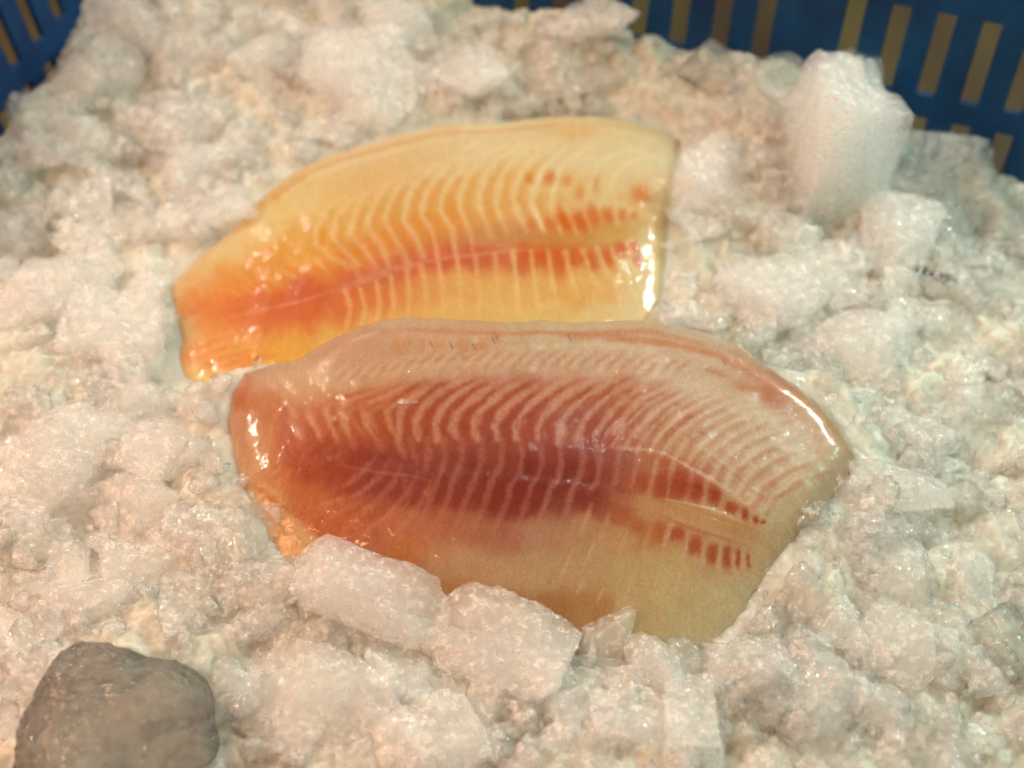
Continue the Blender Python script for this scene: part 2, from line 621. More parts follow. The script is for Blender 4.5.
def chunk_shape(seed, level, planes=13, grain=0.03, box=False, soft=18.0, rough=0.05, crumb=0.03, crumb_scale=3.2):
    """an angular lump of unit radius: a bevelled random polyhedron with crumbled faces"""
    r = np.random.default_rng(seed)
    D, F = ICO[level]
    N = r.normal(size=(planes, 3))
    N /= np.linalg.norm(N, axis=1)[:, None]
    H = r.uniform(0.55, 1.0, planes)
    if box:      # an upright broken slab: six near-square faces, a few corners knocked off
        A = np.array([[1, 0.06, 0.05], [-1, 0.1, 0], [0, 1, 0.1], [0.1, -1, 0.12], [0.15, 0, 1], [0, 0.1, -1]], float)
        A /= np.linalg.norm(A, axis=1)[:, None]
        N = np.concatenate([A, N[:5]])
        H = np.concatenate([np.full(6, 0.62), np.full(5, 0.88)])
    c = np.clip(D @ N.T, 1e-3, None) / H[None, :]
    inv = (c ** soft).sum(1) ** (1 / soft)
    rad = 1.0 / np.maximum(inv, 0.62 if not box else 0.95)
    V = D * rad[:, None]
    off = r.uniform(-50, 50, 3)
    w = V + 0.10 * np.stack([fbm(V * 1.6 + off + k * 9, 2) for k in range(3)], -1)
    V = w
    d = rough * fbm(V * 2.4 + off, 4, gain=0.55) * 2
    if crumb:
        d = d + crumb * fbm(V * crumb_scale * 2 + off, 4 if level < 6 else 5, gain=0.6, ridged=True)
    if level >= 5:
        d = d + grain * fbm(V * (8.0 if level == 5 else 12.0) + off, 4, gain=0.75, ridged=True)
    V = V + D * d[:, None]
    V -= (V.max(0) + V.min(0)) / 2
    V /= np.abs(V).max(0)[None, :]
    return V, F


def cells(x, y, spacing, seed, tilt, bulge, jitter=0.45):
    """max of tilted paraboloids scattered on a jittered lattice: broken facets meeting in seams"""
    gx = np.floor(x / spacing).astype(int)
    gy = np.floor(y / spacing).astype(int)
    best = np.full(x.shape, -1e9)
    for dx in range(-2, 3):
        for dy in range(-2, 3):
            cx, cy = gx + dx, gy + dy
            k = (cx * 73856093) ^ (cy * 19349663) ^ (seed * 83492791)
            def hsh(j):
                v = (k + j * 7919) * 2654435761 % 4294967296
                v = (v ^ (v >> 15)) * 2246822519 % 4294967296
                return ((v ^ (v >> 13)) % 100003) / 100003.0
            px = (cx + 0.5 + jitter * (hsh(1) * 2 - 1)) * spacing
            py = (cy + 0.5 + jitter * (hsh(2) * 2 - 1)) * spacing
            h0 = (hsh(3) - 0.5) * spacing * 0.5
            tx = (hsh(4) * 2 - 1) * tilt
            ty = (hsh(5) * 2 - 1) * tilt
            rx, ry = x - px, y - py
            v = h0 + tx * rx + ty * ry - bulge * (rx * rx + ry * ry) / spacing
            best = np.maximum(best, v)
    return best


def build_ice_bed():
    step = 0.062
    xs = np.arange(-21.5, 20.0, step)
    ys = np.arange(6.5, 47.0, step)
    X, Y = np.meshgrid(xs, ys, indexing='ij')
    wx = X + 0.35 * n2(X, Y, 0.8, 3, 1.0) * 2
    wy = Y + 0.35 * n2(X, Y, 0.8, 3, 2.0) * 2
    Z = mound(X, Y)
    dfp = np.minimum(np.maximum(look(_DF, X, Y), 0), np.maximum(look(_DB, X, Y), 0))
    calm = 0.10 + 0.90 * smooth(0.0, 1.2, dfp)
    big = cells(wx, wy, 2.7, 3, 0.5, 0.45)
    mid = cells(wx + 0.15 * n2(X, Y, 2.6, 2, 7.0), wy, 1.05, 9, 0.6, 0.6)
    fine = cells(wx, wy, 0.42, 21, 0.6, 0.7)
    Z = Z + calm * (0.6 * big + 0.5 * mid) + calm * 0.45 * fine + (0.3 + 0.7 * calm) * 0.22 * cells(wx, wy, 0.2, 33, 0.7, 0.8) + calm * 0.10 * n2(X, Y, 2.2, 5, 4.0, gain=0.6)
    Z = Z + 0.05 * n2(X, Y, 5.0, 3, 5.0, ridged=True) + 0.03 * n2(X, Y, 9.0, 2, 15.0)
    D = basket_depth(X, Y)
    V = np.stack([X, Y, Z], -1).reshape(-1, 3)
    F = grid_faces(len(xs), len(ys))
    keep = (D.ravel()[F] > -0.02 + 0.10 * np.minimum(0, Z.ravel()[F] - 1.9) * -1).all(1)
    F = F[keep]
    used = np.unique(F)
    remap = np.full(len(V), -1)
    remap[used] = np.arange(len(used))
    V, F = V[used], remap[F]
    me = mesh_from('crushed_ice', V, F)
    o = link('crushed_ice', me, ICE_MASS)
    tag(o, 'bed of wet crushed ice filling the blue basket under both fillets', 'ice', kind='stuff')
    Vs, Fs, off = [], [], 0
    # crumbs too small and too many to count
    protos = [chunk_shape(900 + i, 3, planes=7 + i % 3, soft=60, rough=0.03, crumb=0.0) for i in range(14)]
    n = 0
    r = np.random.default_rng(31)
    while n < 1500:
        x, y = r.uniform(-20, 19), r.uniform(9.5, 45)
        if basket_depth(x, y) < 0.55:
            continue
        px, py = project(np.array([x, y, 0.0]))
        if not (-60 < px < 1084 and -60 < py < 830):
            continue
        xa, ya = np.array([x]), np.array([y])
        rad = 0.14 + 0.40 * r.random() ** 1.6
        df = look(_DF, x, y)
        over = y < 21.5 and df > -0.4
        near_edge = min(abs(df), abs(look(_DB, x, y))) < 1.3
        if near_edge and not over and r.random() < 0.35:
            continue
        ok = over or min(df, look(_DB, x, y)) > rad * 0.3
        if not ok:
            continue
        pv, pf = protos[r.integers(len(protos))]
        q = r.normal(size=4)
        q /= np.linalg.norm(q)
        M = np.array(Matrix(__import__('mathutils').Quaternion(q).to_matrix()))
        s = rad * r.uniform(0.6, 1.15, 3)
        v = (pv * s) @ M.T
        z = mound(xa, ya)[0] + 0.15 + r.uniform(-0.1, 0.35)
        if over and df < 0.5:
            z = plane_z(FRONT, x, y) + r.uniform(-0.1, 0.25)
        Vs.append(v + np.array([x, y, z]))
        Fs.append(pf + off)
        off += len(pv)
        n += 1
    me = mesh_from('ice_crumbs', np.concatenate(Vs), np.concatenate(Fs))
    o = link('ice_crumbs', me, ICE_CRUMB)
    tag(o, 'countless tiny wet ice crumbs scattered over the crushed ice', 'ice', kind='stuff')


build_ice_bed()


# ------------------------------------------------------------------ the basket and the table under it
def build_basket():
    m, nt, b = new_mat('blue plastic')
    L = nt.links.new
    b.inputs['Roughness'].default_value = 0.55
    b.inputs['Specular IOR Level'].default_value = 0.25
    ge = nn(nt, 'ShaderNodeNewGeometry')
    no = nn(nt, 'ShaderNodeTexNoise', i_Scale=60.0, i_Detail=5.0)
    L(ge.outputs['Position'], no.inputs['Vector'])
    cr = nn(nt, 'ShaderNodeValToRGB')
    cr.color_ramp.elements[0].position = 0.3
    cr.color_ramp.elements[0].color = (0.001, 0.026, 0.10, 1)
    cr.color_ramp.elements[1].position = 0.75
    cr.color_ramp.elements[1].color = (0.002, 0.058, 0.18, 1)
    L(no.outputs['Fac'], cr.inputs[0])
    L(cr.outputs[0], b.inputs['Base Color'])
    root = bpy.data.objects.new('plastic_basket', None)
    COL.objects.link(root)
    cx = BU * (U0 + U1) / 2 + BV * (V0 + V1) / 2
    root.location = (cx[0] * CM, cx[1] * CM, -9 * CM)
    tag(root, 'blue plastic basket with rows of upright slots holding the crushed ice', 'basket')
    import bmesh
    # stations round the wall: (u, v, outward normal u, v, slot between here and the next)
    st = []

    def side(a0, a1, first, put):
        """slots every 1.33 cm from 'first' along one straight side"""
        k0 = math.ceil((min(a0, a1) + 0.9 - first) / 1.33)
        k1 = math.floor((max(a0, a1) - 0.9 - first) / 1.33)
        ks = [k for k in range(k0, k1 + 1) if k % 8 != 5]
        if a1 < a0:
            ks = ks[::-1]
        sg = 1 if a1 > a0 else -1
        put(a0, False)
        for k in ks:
            c = first + 1.33 * k
            put(c - sg * 0.275, True)
            put(c + sg * 0.275, False)
        put(a1, False)

    def corner(cu, cv, a_start):
        for i in range(1, 9):
            a = math.radians(a_start + 90 * i / 9)
            st.append((cu + RC * math.cos(a), cv + RC * math.sin(a), math.cos(a), math.sin(a), False))
    side(V0 + RC, V1 - RC, 10.3, lambda v, f: st.append((U1, v, 1, 0, f)))
    corner(U1 - RC, V1 - RC, 0)
    side(U1 - RC, U0 + RC, 1.12, lambda u, f: st.append((u, V1, 0, 1, f)))
    corner(U0 + RC, V1 - RC, 90)
    side(V1 - RC, V0 + RC, 29.68 - 1.33 * 16, lambda v, f: st.append((U0, v, -1, 0, f)))
    corner(U0 + RC, V0 + RC, 180)
    side(U0 + RC, U1 - RC, 1.12, lambda u, f: st.append((u, V0, 0, -1, f)))
    corner(U1 - RC, V0 + RC, 270)

    def P(i, z, out=0.0):
        u, v, a, b_, _ = st[i]
        o = 0.10 * (z - 1.9) + out
        p = BU * (u + a * o) + BV * (v + b_ * o) - cx
        return (p[0], p[1], z + 9)
    zs = [(-9, 0), (-7.9, 1), (-5.98, 0), (-5.22, 1), (-2.46, 0), (-1.66, 1), (1.1, 0), (1.9, 1), (4.66, 0), (6.3, 0)]
    bm = bmesh.new()
    n = len(st)
    g = [[bm.verts.new(Vector(P(i, z)) * CM) for z, _ in zs] for i in range(n)]
    for i in range(n):
        for j in range(len(zs) - 1):
            if st[i][4] and zs[j][1]:
                continue
            bm.faces.new((g[i][j], g[(i + 1) % n][j], g[(i + 1) % n][j + 1], g[i][j + 1]))
    bmesh.ops.recalc_face_normals(bm, faces=bm.faces[:])
    me = bpy.data.meshes.new('wall')
    bm.to_mesh(me)
    bm.free()
    o = link('wall', me, m, root)
    md = o.modifiers.new('thickness', 'SOLIDIFY')
    md.thickness = 0.24 * CM
    md.offset = 1
    mb = o.modifiers.new('bevel', 'BEVEL')
    mb.width = 0.05 * CM
    mb.segments = 2
    mb.limit_method = 'ANGLE'
    prof = [(-0.06, 6.2), (0.05, 6.75), (0.5, 6.95), (1.1, 6.8), (1.25, 6.0), (1.05, 5.7), (0.5, 6.3)]
    V, F, k = [], [], len(prof)
    for i in range(n):
        for a, z in prof:
            V.append(P(i, z, a))
        for j in range(k):
            F.append([i * k + j, ((i + 1) % n) * k + j, ((i + 1) % n) * k + (j + 1) % k, i * k + (j + 1) % k])
    link('rim', mesh_from('rim', V, F), m, root)
    V = [(0, 0, 0.0), (0, 0, 0.35)]
    F = []
    for i in range(n):
        V += [P(i, -9.0, 0.2), tuple(np.array(P(i, -9.0, -0.02)) + [0, 0, 0.35])]
    for i in range(n):
        a, b_ = 2 + 2 * i, 2 + 2 * ((i + 1) % n)
        F += [[0, b_, a], [1, a + 1, b_ + 1], [a, b_, b_ + 1], [a, b_ + 1, a + 1]]
    link('base', mesh_from('base', V, F, smooth_shade=False), m, root)


def build_table():
    m, nt, b = new_mat('table top')
    L = nt.links.new
    b.inputs['Roughness'].default_value = 0.5
    ge = nn(nt, 'ShaderNodeNewGeometry')
    mp = nn(nt, 'ShaderNodeMapping')
    mp.inputs['Scale'].default_value = (14, 2.2, 6)
    L(ge.outputs['Position'], mp.inputs['Vector'])
    no = nn(nt, 'ShaderNodeTexNoise', i_Scale=1.6, i_Detail=6.0)
    L(mp.outputs[0], no.inputs['Vector'])
    cr = nn(nt, 'ShaderNodeValToRGB')
    cr.color_ramp.elements[0].position = 0.32
    cr.color_ramp.elements[0].color = (0.040, 0.020, 0.010, 1)
    cr.color_ramp.elements[1].position = 0.68
    cr.color_ramp.elements[1].color = (0.085, 0.068, 0.022, 1)
    L(no.outputs['Fac'], cr.inputs[0])
    L(cr.outputs[0], b.inputs['Base Color'])
    import bmesh
    bm = bmesh.new()
    bmesh.ops.create_cube(bm, size=1.0)
    for v in bm.verts:
        v.co.x *= 2.4
        v.co.y = v.co.y * 1.8 + 0.45
        v.co.z = v.co.z * 0.04 - 0.1104
    bmesh.ops.bevel(bm, geom=bm.edges[:], offset=0.004, segments=2, affect='EDGES')
    me = bpy.data.meshes.new('table_top')
    bm.to_mesh(me)
    bm.free()
    o = link('table_top', me, m)
    tag(o, 'brown wooden table seen through the slots of the basket', 'table')


build_basket()
build_table()


# ------------------------------------------------------------------ pigment canvas: natural colouring of the flesh
def lin(c):
    c = np.asarray(c, float) / 255.0
    return np.where(c <= 0.04045, c / 12.92, ((c + 0.055) / 1.055) ** 2.4)


CAN_S = 2.0
RELIEF = 0.2


class Canvas:
    def __init__(self, x0, y0, x1, y1):
        self.x0, self.y0 = x0, y0
        self.w, self.h = int((x1 - x0) * CAN_S), int((y1 - y0) * CAN_S)
        X, Y = np.meshgrid(np.arange(self.w) / CAN_S + x0, np.arange(self.h) / CAN_S + y0)
        self.X, self.Y = X, Y
        self.C = np.zeros((self.h, self.w, 3))
        self.relief = np.zeros((self.h, self.w))
        self.N = n2(X, Y, 0.22, 2, 3.7)

    def base(self, pts, sigma=16.0):
        q = 4
        X, Y = self.X[::q, ::q], self.Y[::q, ::q]
        num = np.zeros(X.shape + (3,))
        den = np.full(X.shape, 1e-30)
        for x, y, *c in pts:
            if min(c) > 80:
                c = [a * 0.82 + b * 0.18 for a, b in zip(c, (212, 186, 152))]
            d2 = (X - x) ** 2 + (Y - y) ** 2
            w = np.exp(-d2 / (2 * sigma ** 2)) + 1e-7 / (1 + d2 / 400.0) ** 2
            num += w[..., None] * np.array(c, float)
            den += w
        low = num / den[..., None]
        wx = self.X + 5 * n2(self.X, self.Y, 0.05, 2, 3.3)
        wy = self.Y + 5 * n2(self.X, self.Y, 0.05, 2, 8.3)
        j = np.clip((wx - self.x0) * CAN_S / q, 0, low.shape[1] - 1.001)
        i = np.clip((wy - self.y0) * CAN_S / q, 0, low.shape[0] - 1.001)
        a, b = i.astype(int), j.astype(int)
        u, v = (i - a)[..., None], (j - b)[..., None]
        self.C = low[a, b] * (1 - u) * (1 - v) + low[a + 1, b] * u * (1 - v) + low[a, b + 1] * (1 - u) * v + low[a + 1, b + 1] * u * v

    def window(self, xa, ya, xb, yb):
        i0, i1 = max(0, int((ya - self.y0) * CAN_S)), min(self.h, int((yb - self.y0) * CAN_S) + 1)
        j0, j1 = max(0, int((xa - self.x0) * CAN_S)), min(self.w, int((xb - self.x0) * CAN_S) + 1)
        return slice(i0, max(i0, i1)), slice(j0, max(j0, j1))

    def line_mask(self, pts, width, jitter=0.0, taper=(1, 1), seed=0):
        p = resample(pts, max(16, len(pts) * 8)) if len(pts) > 1 else np.array(pts, float)
        M = np.zeros((self.h, self.w))
        r = np.random.default_rng(seed)
        n = len(p)
        ph = r.uniform(0, 50)
        wob = np.interp(np.arange(n), np.arange(0, n + 3, 3), r.normal(0, 1, len(np.arange(0, n + 3, 3))))
        for i in range(n - 1):
            a, b = p[i], p[i + 1]
            t = (i + 0.5) / n
            k = 1.0
            if taper[0] < 1:
                k *= taper[0] + (1 - taper[0]) * min(1, t / 0.3)
            if taper[1] < 1:
                k *= taper[1] + (1 - taper[1]) * min(1, (1 - t) / 0.3)
            w = width * (1 + 0.22 * jitter * wob[i])
            R = 3.2 * w + 2
            xa, xb = min(a[0], b[0]) - R, max(a[0], b[0]) + R
            ya, yb = min(a[1], b[1]) - R, max(a[1], b[1]) + R
            i0, i1 = max(0, int((ya - self.y0) * CAN_S)), min(self.h, int((yb - self.y0) * CAN_S) + 1)
            j0, j1 = max(0, int((xa - self.x0) * CAN_S)), min(self.w, int((xb - self.x0) * CAN_S) + 1)
            if i0 >= i1 or j0 >= j1:
                continue
            x, y = self.X[i0:i1, j0:j1], self.Y[i0:i1, j0:j1]
            ab = b - a
            tt = np.clip(((x - a[0]) * ab[0] + (y - a[1]) * ab[1]) / ((ab ** 2).sum() + 1e-9), 0, 1)
            d = np.hypot(x - a[0] - tt * ab[0], y - a[1] - tt * ab[1])
            M[i0:i1, j0:j1] = np.maximum(M[i0:i1, j0:j1], k * np.exp(-(d / (w * 1.25)) ** 3.0 * 0.9))
        return M

    def stroke(self, pts, width, color, strength, jitter=1.0, taper=(0.35, 0.2), seed=0, relief=0.0):
        M = self.line_mask(pts, width, jitter, taper, seed)
        p = np.asarray(pts, float)
        R = 4 * width + 6
        W = self.window(p[:, 0].min() - R, p[:, 1].min() - R, p[:, 0].max() + R, p[:, 1].max() + R)
        m = np.clip(M[W] * (0.92 + 0.6 * np.roll(self.N, (seed * 37) % 900, axis=1)[W]), 0, 1)
        self.C[W] += (np.array(color, float) - self.C[W]) * (m * strength)[..., None]
        self.relief[W] += relief * RELIEF * m

    def blob(self, cx, cy, rx, ry, color, strength, ang=0.0, power=2.5, relief=0.0):
        ca, sa = math.cos(math.radians(ang)), math.sin(math.radians(ang))
        R = 2.2 * max(rx, ry) + 4
        W = self.window(cx - R, cy - R, cx + R, cy + R)
        dx = self.X[W] - cx + 2.6 * self.N[W]
        dy = self.Y[W] - cy + 3.0 * np.roll(self.N, 333, axis=1)[W]
        u = (dx * ca + dy * sa) / rx
        v = (-dx * sa + dy * ca) / ry
        M = np.exp(-(abs(u) ** 3 + abs(v) ** 3)) if power >= 5 else np.exp(-(u * u + v * v) ** (power / 2))
        self.C[W] += (np.array(color, float) - self.C[W]) * (M * strength)[..., None]
        self.relief[W] += relief * RELIEF * M

    def sample(self, px, py, img):
        x = np.clip((px - self.x0) * CAN_S, 0, self.w - 1.001)
        y = np.clip((py - self.y0) * CAN_S, 0, self.h - 1.001)
        i, j = y.astype(int), x.astype(int)
        fy, fx = y - i, x - j
        if img.ndim == 3:
            fy, fx = fy[..., None], fx[..., None]
        return (img[i, j] * (1 - fx) * (1 - fy) + img[i, j + 1] * fx * (1 - fy) + img[i + 1, j] * (1 - fx) * fy + img[i + 1, j + 1] * fx * fy)


def Z(ox, oy, s, pts):
    return [(ox + x / s, oy + y / s) for x, y in pts]


def fillet_mesh(name, top, right, bottom, left, plane, thick, under, canvas, nu, nv, mat, dome, gain):
    tu = np.linspace(0, 1, nu)
    tv = np.linspace(0, 1, nv)
    # finer steps next to the edges
    tu = 0.5 - 0.5 * np.cos(np.pi * tu) * (0.35 + 0.65 * abs(np.cos(np.pi * tu))) if False else tu
    B, T = resample(bottom, nu, tu), resample(top, nu, tu)
    Lf, R = resample(left, nv, tv), resample(right, nv, tv)
    u, v = tu[:, None, None], tv[None, :, None]
    S = (1 - v) * B[:, None] + v * T[:, None] + (1 - u) * Lf[None] + u * R[None] \
        - ((1 - u) * (1 - v) * B[0] + u * (1 - v) * B[-1] + (1 - u) * v * T[0] + u * v * T[-1])
    S[..., 1] += 2.2 * n2(S[..., 0], S[..., 1], 0.05, 4, 6.6, gain=0.65)
    S[..., 0] += 2.2 * n2(S[..., 0], S[..., 1], 0.06, 4, 9.6, gain=0.65)
    P = on_plane(S[..., 0], S[..., 1], **plane)
    poly = [tuple(p) for p in np.concatenate([P[::6, 0, :2], P[-1, ::4, :2], P[::-6, -1, :2], P[0, ::-4, :2]])]
    d = dist_poly(poly, P[..., 0], P[..., 1])
    H = dome(S[..., 0], S[..., 1], u[..., 0], v[..., 0])
    e = np.clip(d / (0.9 + 0.9 * smooth(0.55, 1.0, u[..., 0] + 0 * v[..., 0]) * smooth(0.75, 0.3, v[..., 0])), 0, 1)
    prof = np.sqrt(np.clip(1 - (1 - e) ** 2, 0, 1))
    h = prof * H * thick + (1 - np.exp(-d / 1.2)) * 0.0
    rel = canvas.sample(S[..., 0], S[..., 1], canvas.relief)
    h = h + rel * smooth(0.05, 0.5, d) + 0.035 * n2(P[..., 0], P[..., 1], 0.9, 3, 1.5) * smooth(0, 0.6, d)
    topP = P.copy()
    topP[..., 2] += h
    lowP = P.copy()
    lowP[..., 2] -= prof * under * (0.4 + 0.6 * smooth(0.0, 2.5, d))
    px, py = project(topP)
    C = canvas.sample(px, py, canvas.C)
    pxl, pyl = project(lowP)
    Cl = canvas.sample(pxl, pyl, canvas.C)
    V = np.concatenate([topP.reshape(-1, 3), lowP.reshape(-1, 3)])
    n = nu * nv
    F = [grid_faces(nu, nv), grid_faces(nu, nv, n, True)]
    # close the sides
    rimi = np.concatenate([np.arange(nu) * nv, (nu - 1) * nv + np.arange(1, nv), (np.arange(nu - 1)[::-1]) * nv + nv - 1, np.arange(1, nv - 1)[::-1]])
    nxt = np.roll(rimi, -1)
    F.append(np.stack([rimi, rimi + n, nxt + n, nxt], -1))
    cols = np.concatenate([C.reshape(-1, 3), Cl.reshape(-1, 3)])
    cols = np.maximum(lin(np.clip(cols, 0, 255)) * np.array(gain) - np.array([0.004, 0.012, 0.014]), 0.004)
    me = mesh_from(name, V, np.concatenate(F), attrs={'pigment': np.clip(cols, 0, 0.95)})
    return link(name, me, mat)



# ---- front fillet
cf = Canvas(200, 290, 890, 700)
cf.base([
    # far edge band, left to right
    (250, 380, 205, 158, 124), (275, 374, 206, 158, 122), (305, 372, 208, 160, 122), (335, 358, 205, 150, 115), (365, 345, 206, 150, 115),
    (400, 338, 208, 158, 125), (440, 342, 208, 158, 122), (480, 345, 206, 156, 118), (520, 350, 203, 165, 125), (560, 352, 206, 172, 135),
    (600, 350, 208, 170, 135), (640, 350, 206, 168, 132), (680, 356, 205, 170, 138), (710, 366, 205, 172, 142), (740, 372, 200, 150, 112),
    (770, 390, 192, 128, 88), (795, 410, 196, 140, 98), (825, 425, 200, 152, 112), (845, 455, 202, 160, 122),
    # below the band
    (300, 388, 208, 155, 110), (340, 385, 208, 160, 118), (380, 378, 208, 155, 115), (420, 372, 205, 158, 122), (460, 368, 204, 158, 125),
    (500, 366, 203, 160, 130), (550, 370, 203, 162, 132), (600, 368, 206, 170, 138), (650, 372, 208, 174, 142), (690, 385, 208, 178, 146),
    # upper muscle block
    (248, 398, 195, 105, 62), (270, 402, 200, 122, 75), (300, 408, 196, 115, 70), (330, 405, 196, 118, 74), (260, 420, 198, 120, 72), (290, 425, 190, 98, 56),
    (320, 425, 188, 98, 58), (350, 405, 186, 105, 66), (350, 430, 178, 88, 54), (380, 400, 188, 108, 70), (380, 430, 176, 85, 54), (410, 395, 188, 112, 76),
    (410, 425, 176, 88, 58), (440, 400, 176, 92, 66), (440, 430, 168, 80, 55), (470, 395, 182, 104, 78), (470, 425, 166, 80, 58), (500, 395, 178, 100, 76),
    (500, 425, 162, 76, 58), (530, 395, 176, 98, 76), (530, 425, 162, 78, 60), (560, 390, 184, 112, 82), (560, 425, 164, 84, 66), (590, 395, 178, 98, 70),
    (590, 425, 160, 80, 64), (620, 395, 182, 108, 76), (620, 425, 168, 84, 60), (650, 400, 186, 122, 84), (650, 430, 184, 110, 76), (680, 415, 196, 142, 100),
    (680, 440, 192, 132, 92), (710, 425, 200, 160, 120), (710, 450, 196, 145, 102), (740, 430, 206, 176, 140), (770, 430, 206, 182, 150), (800, 440, 206, 182, 150),
    (830, 465, 203, 172, 136), (740, 460, 202, 165, 124), (760, 480, 196, 150, 110), (790, 480, 204, 172, 132), (810, 490, 204, 172, 130), (780, 510, 202, 168, 124),
    (725, 395, 206, 172, 138), (750, 405, 206, 176, 142),
    # left end
    (236, 425, 200, 150, 118), (245, 440, 204, 152, 112), (240, 470, 208, 162, 122), (250, 465, 212, 158, 105), (262, 450, 206, 130, 78), (255, 490, 208, 160, 108),
    (275, 475, 200, 112, 60), (270, 500, 204, 140, 82), (285, 520, 206, 150, 95), (300, 540, 205, 152, 98), (290, 560, 206, 150, 92), (310, 560, 204, 146, 90), (260, 515, 208, 165, 118),
    # dark red centre
    (290, 450, 182, 84, 46), (310, 465, 168, 66, 38), (335, 455, 160, 66, 42), (360, 460, 148, 60, 44), (345, 480, 158, 66, 44), (385, 465, 146, 66, 56),
    (375, 485, 142, 60, 50), (410, 465, 144, 66, 56), (410, 485, 140, 58, 48), (440, 470, 138, 60, 50), (440, 490, 140, 56, 42), (470, 475, 134, 56, 46),
    (470, 495, 140, 56, 42), (500, 478, 130, 50, 42), (500, 498, 132, 50, 38), (530, 480, 126, 44, 38), (530, 500, 128, 46, 36), (560, 482, 124, 44, 38),
    (560, 500, 140, 66, 48), (590, 478, 136, 54, 44), (590, 495, 134, 54, 42), (615, 485, 150, 76, 58), (420, 450, 156, 72, 52), (450, 452, 154, 74, 54),
    (500, 455, 150, 70, 54), (550, 455, 146, 66, 54), (590, 455, 146, 68, 56), (620, 460, 158, 84, 66), (645, 470, 180, 110, 72), (660, 480, 178, 86, 48),
    (690, 480, 176, 86, 48), (635, 485, 172, 88, 54),
    # tongue and tail
    (650, 508, 192, 136, 88), (690, 512, 192, 138, 90), (730, 525, 190, 138, 90), (750, 538, 192, 144, 96), (765, 555, 196, 154, 106), (620, 505, 160, 88, 62),
    # below the dark line, left
    (300, 495, 192, 100, 52), (320, 505, 190, 102, 56), (330, 525, 184, 98, 56), (350, 515, 176, 84, 52), (345, 540, 182, 94, 54), (370, 535, 182, 102, 68),
    (380, 515, 172, 86, 56), (400, 530, 182, 106, 72), (420, 545, 184, 112, 72), (400, 555, 186, 104, 56), (440, 525, 176, 100, 68), (440, 555, 180, 122, 84), (470, 530, 172, 106, 76),
    (470, 560, 176, 126, 90), (460, 595, 180, 118, 72), (500, 535, 166, 104, 78), (500, 570, 176, 130, 92), (500, 610, 170, 118, 74), (540, 530, 170, 116, 84), (540, 570, 176, 134, 94), (550, 615, 166, 112, 68),
    (580, 530, 174, 122, 84), (590, 570, 180, 140, 96), (590, 610, 172, 124, 76), (620, 535, 182, 134, 84), (630, 575, 188, 152, 102), (640, 620, 186, 154, 104), (655, 535, 184, 118, 68),
    (660, 560, 190, 158, 102), (680, 590, 192, 164, 112), (690, 630, 186, 164, 116), (700, 560, 192, 152, 98), (720, 590, 194, 168, 120), (730, 560, 190, 146, 98), (750, 575, 196, 164, 118),
    (715, 640, 186, 166, 122), (780, 545, 198, 164, 118), (755, 595, 194, 168, 126), (680, 655, 182, 160, 116), (600, 650, 180, 140, 92),
], sigma=11.0)

LT = (201, 142, 116)       # membrane colour between muscle blocks


def fl(ox, oy, pts, w=2.6, s=0.62, color=LT, relief=0.010, **k):
    cf.stroke(Z(ox, oy, 6.4, pts), w, color, s, seed=len(pts) * 31 + int(pts[0][0]) + ox, relief=relief, **k)


def fd(ox, oy, pts, w=3.0, s=0.5, color=(158, 68, 42), **k):
    cf.stroke(Z(ox, oy, 6.4, pts), w, color, s, seed=len(pts) * 17 + int(pts[0][0]) + oy, relief=-0.006, **k)


# dark muscle bands of the upper block
F2, F3, F6, F7, F8 = (390, 320), (550, 320), (390, 440), (550, 440), (660, 460)
for p in [[(20, 740), (10, 640), (30, 560), (60, 510), (150, 440), (280, 380)],
          [(120, 760), (100, 660), (130, 590), (200, 510), (300, 440), (470, 370)],
          [(260, 760), (230, 680), (250, 600), (310, 520), (400, 450), (520, 400), (620, 365)],
          [(380, 760), (345, 690), (370, 600), (430, 530), (560, 430), (700, 370)],
          [(500, 760), (470, 690), (500, 600), (570, 530), (690, 440), (820, 380)],
          [(630, 760), (600, 690), (630, 610), (710, 530), (800, 460), (960, 390)],
          [(750, 760), (735, 690), (770, 610), (850, 520), (940, 450), (1060, 380)],
          [(880, 760), (870, 690), (900, 610), (980, 530), (1080, 440), (1200, 390)]]:
    fd(*F2, p, w=3.0, s=0.7, taper=(0.8, 0.1))
for p in [[(0, 760), (0, 640), (50, 560), (130, 510), (230, 460), (400, 380)],
          [(90, 760), (110, 640), (160, 560), (230, 490), (340, 420), (480, 370)],
          [(200, 690), (250, 590), (350, 490), (480, 410), (600, 360)],
          [(330, 680), (420, 570), (500, 490), (640, 430), (760, 400)],
          [(450, 720), (530, 620), (610, 540), (720, 480), (820, 450)],
          [(610, 720), (690, 640), (780, 570), (880, 530)],
          [(740, 760), (800, 690), (880, 640), (960, 600)],
          [(900, 760), (950, 720), (1020, 680)]]:
    fd(*F3, p, w=3.2, s=0.62, color=(164, 76, 46), taper=(0.7, 0.05))
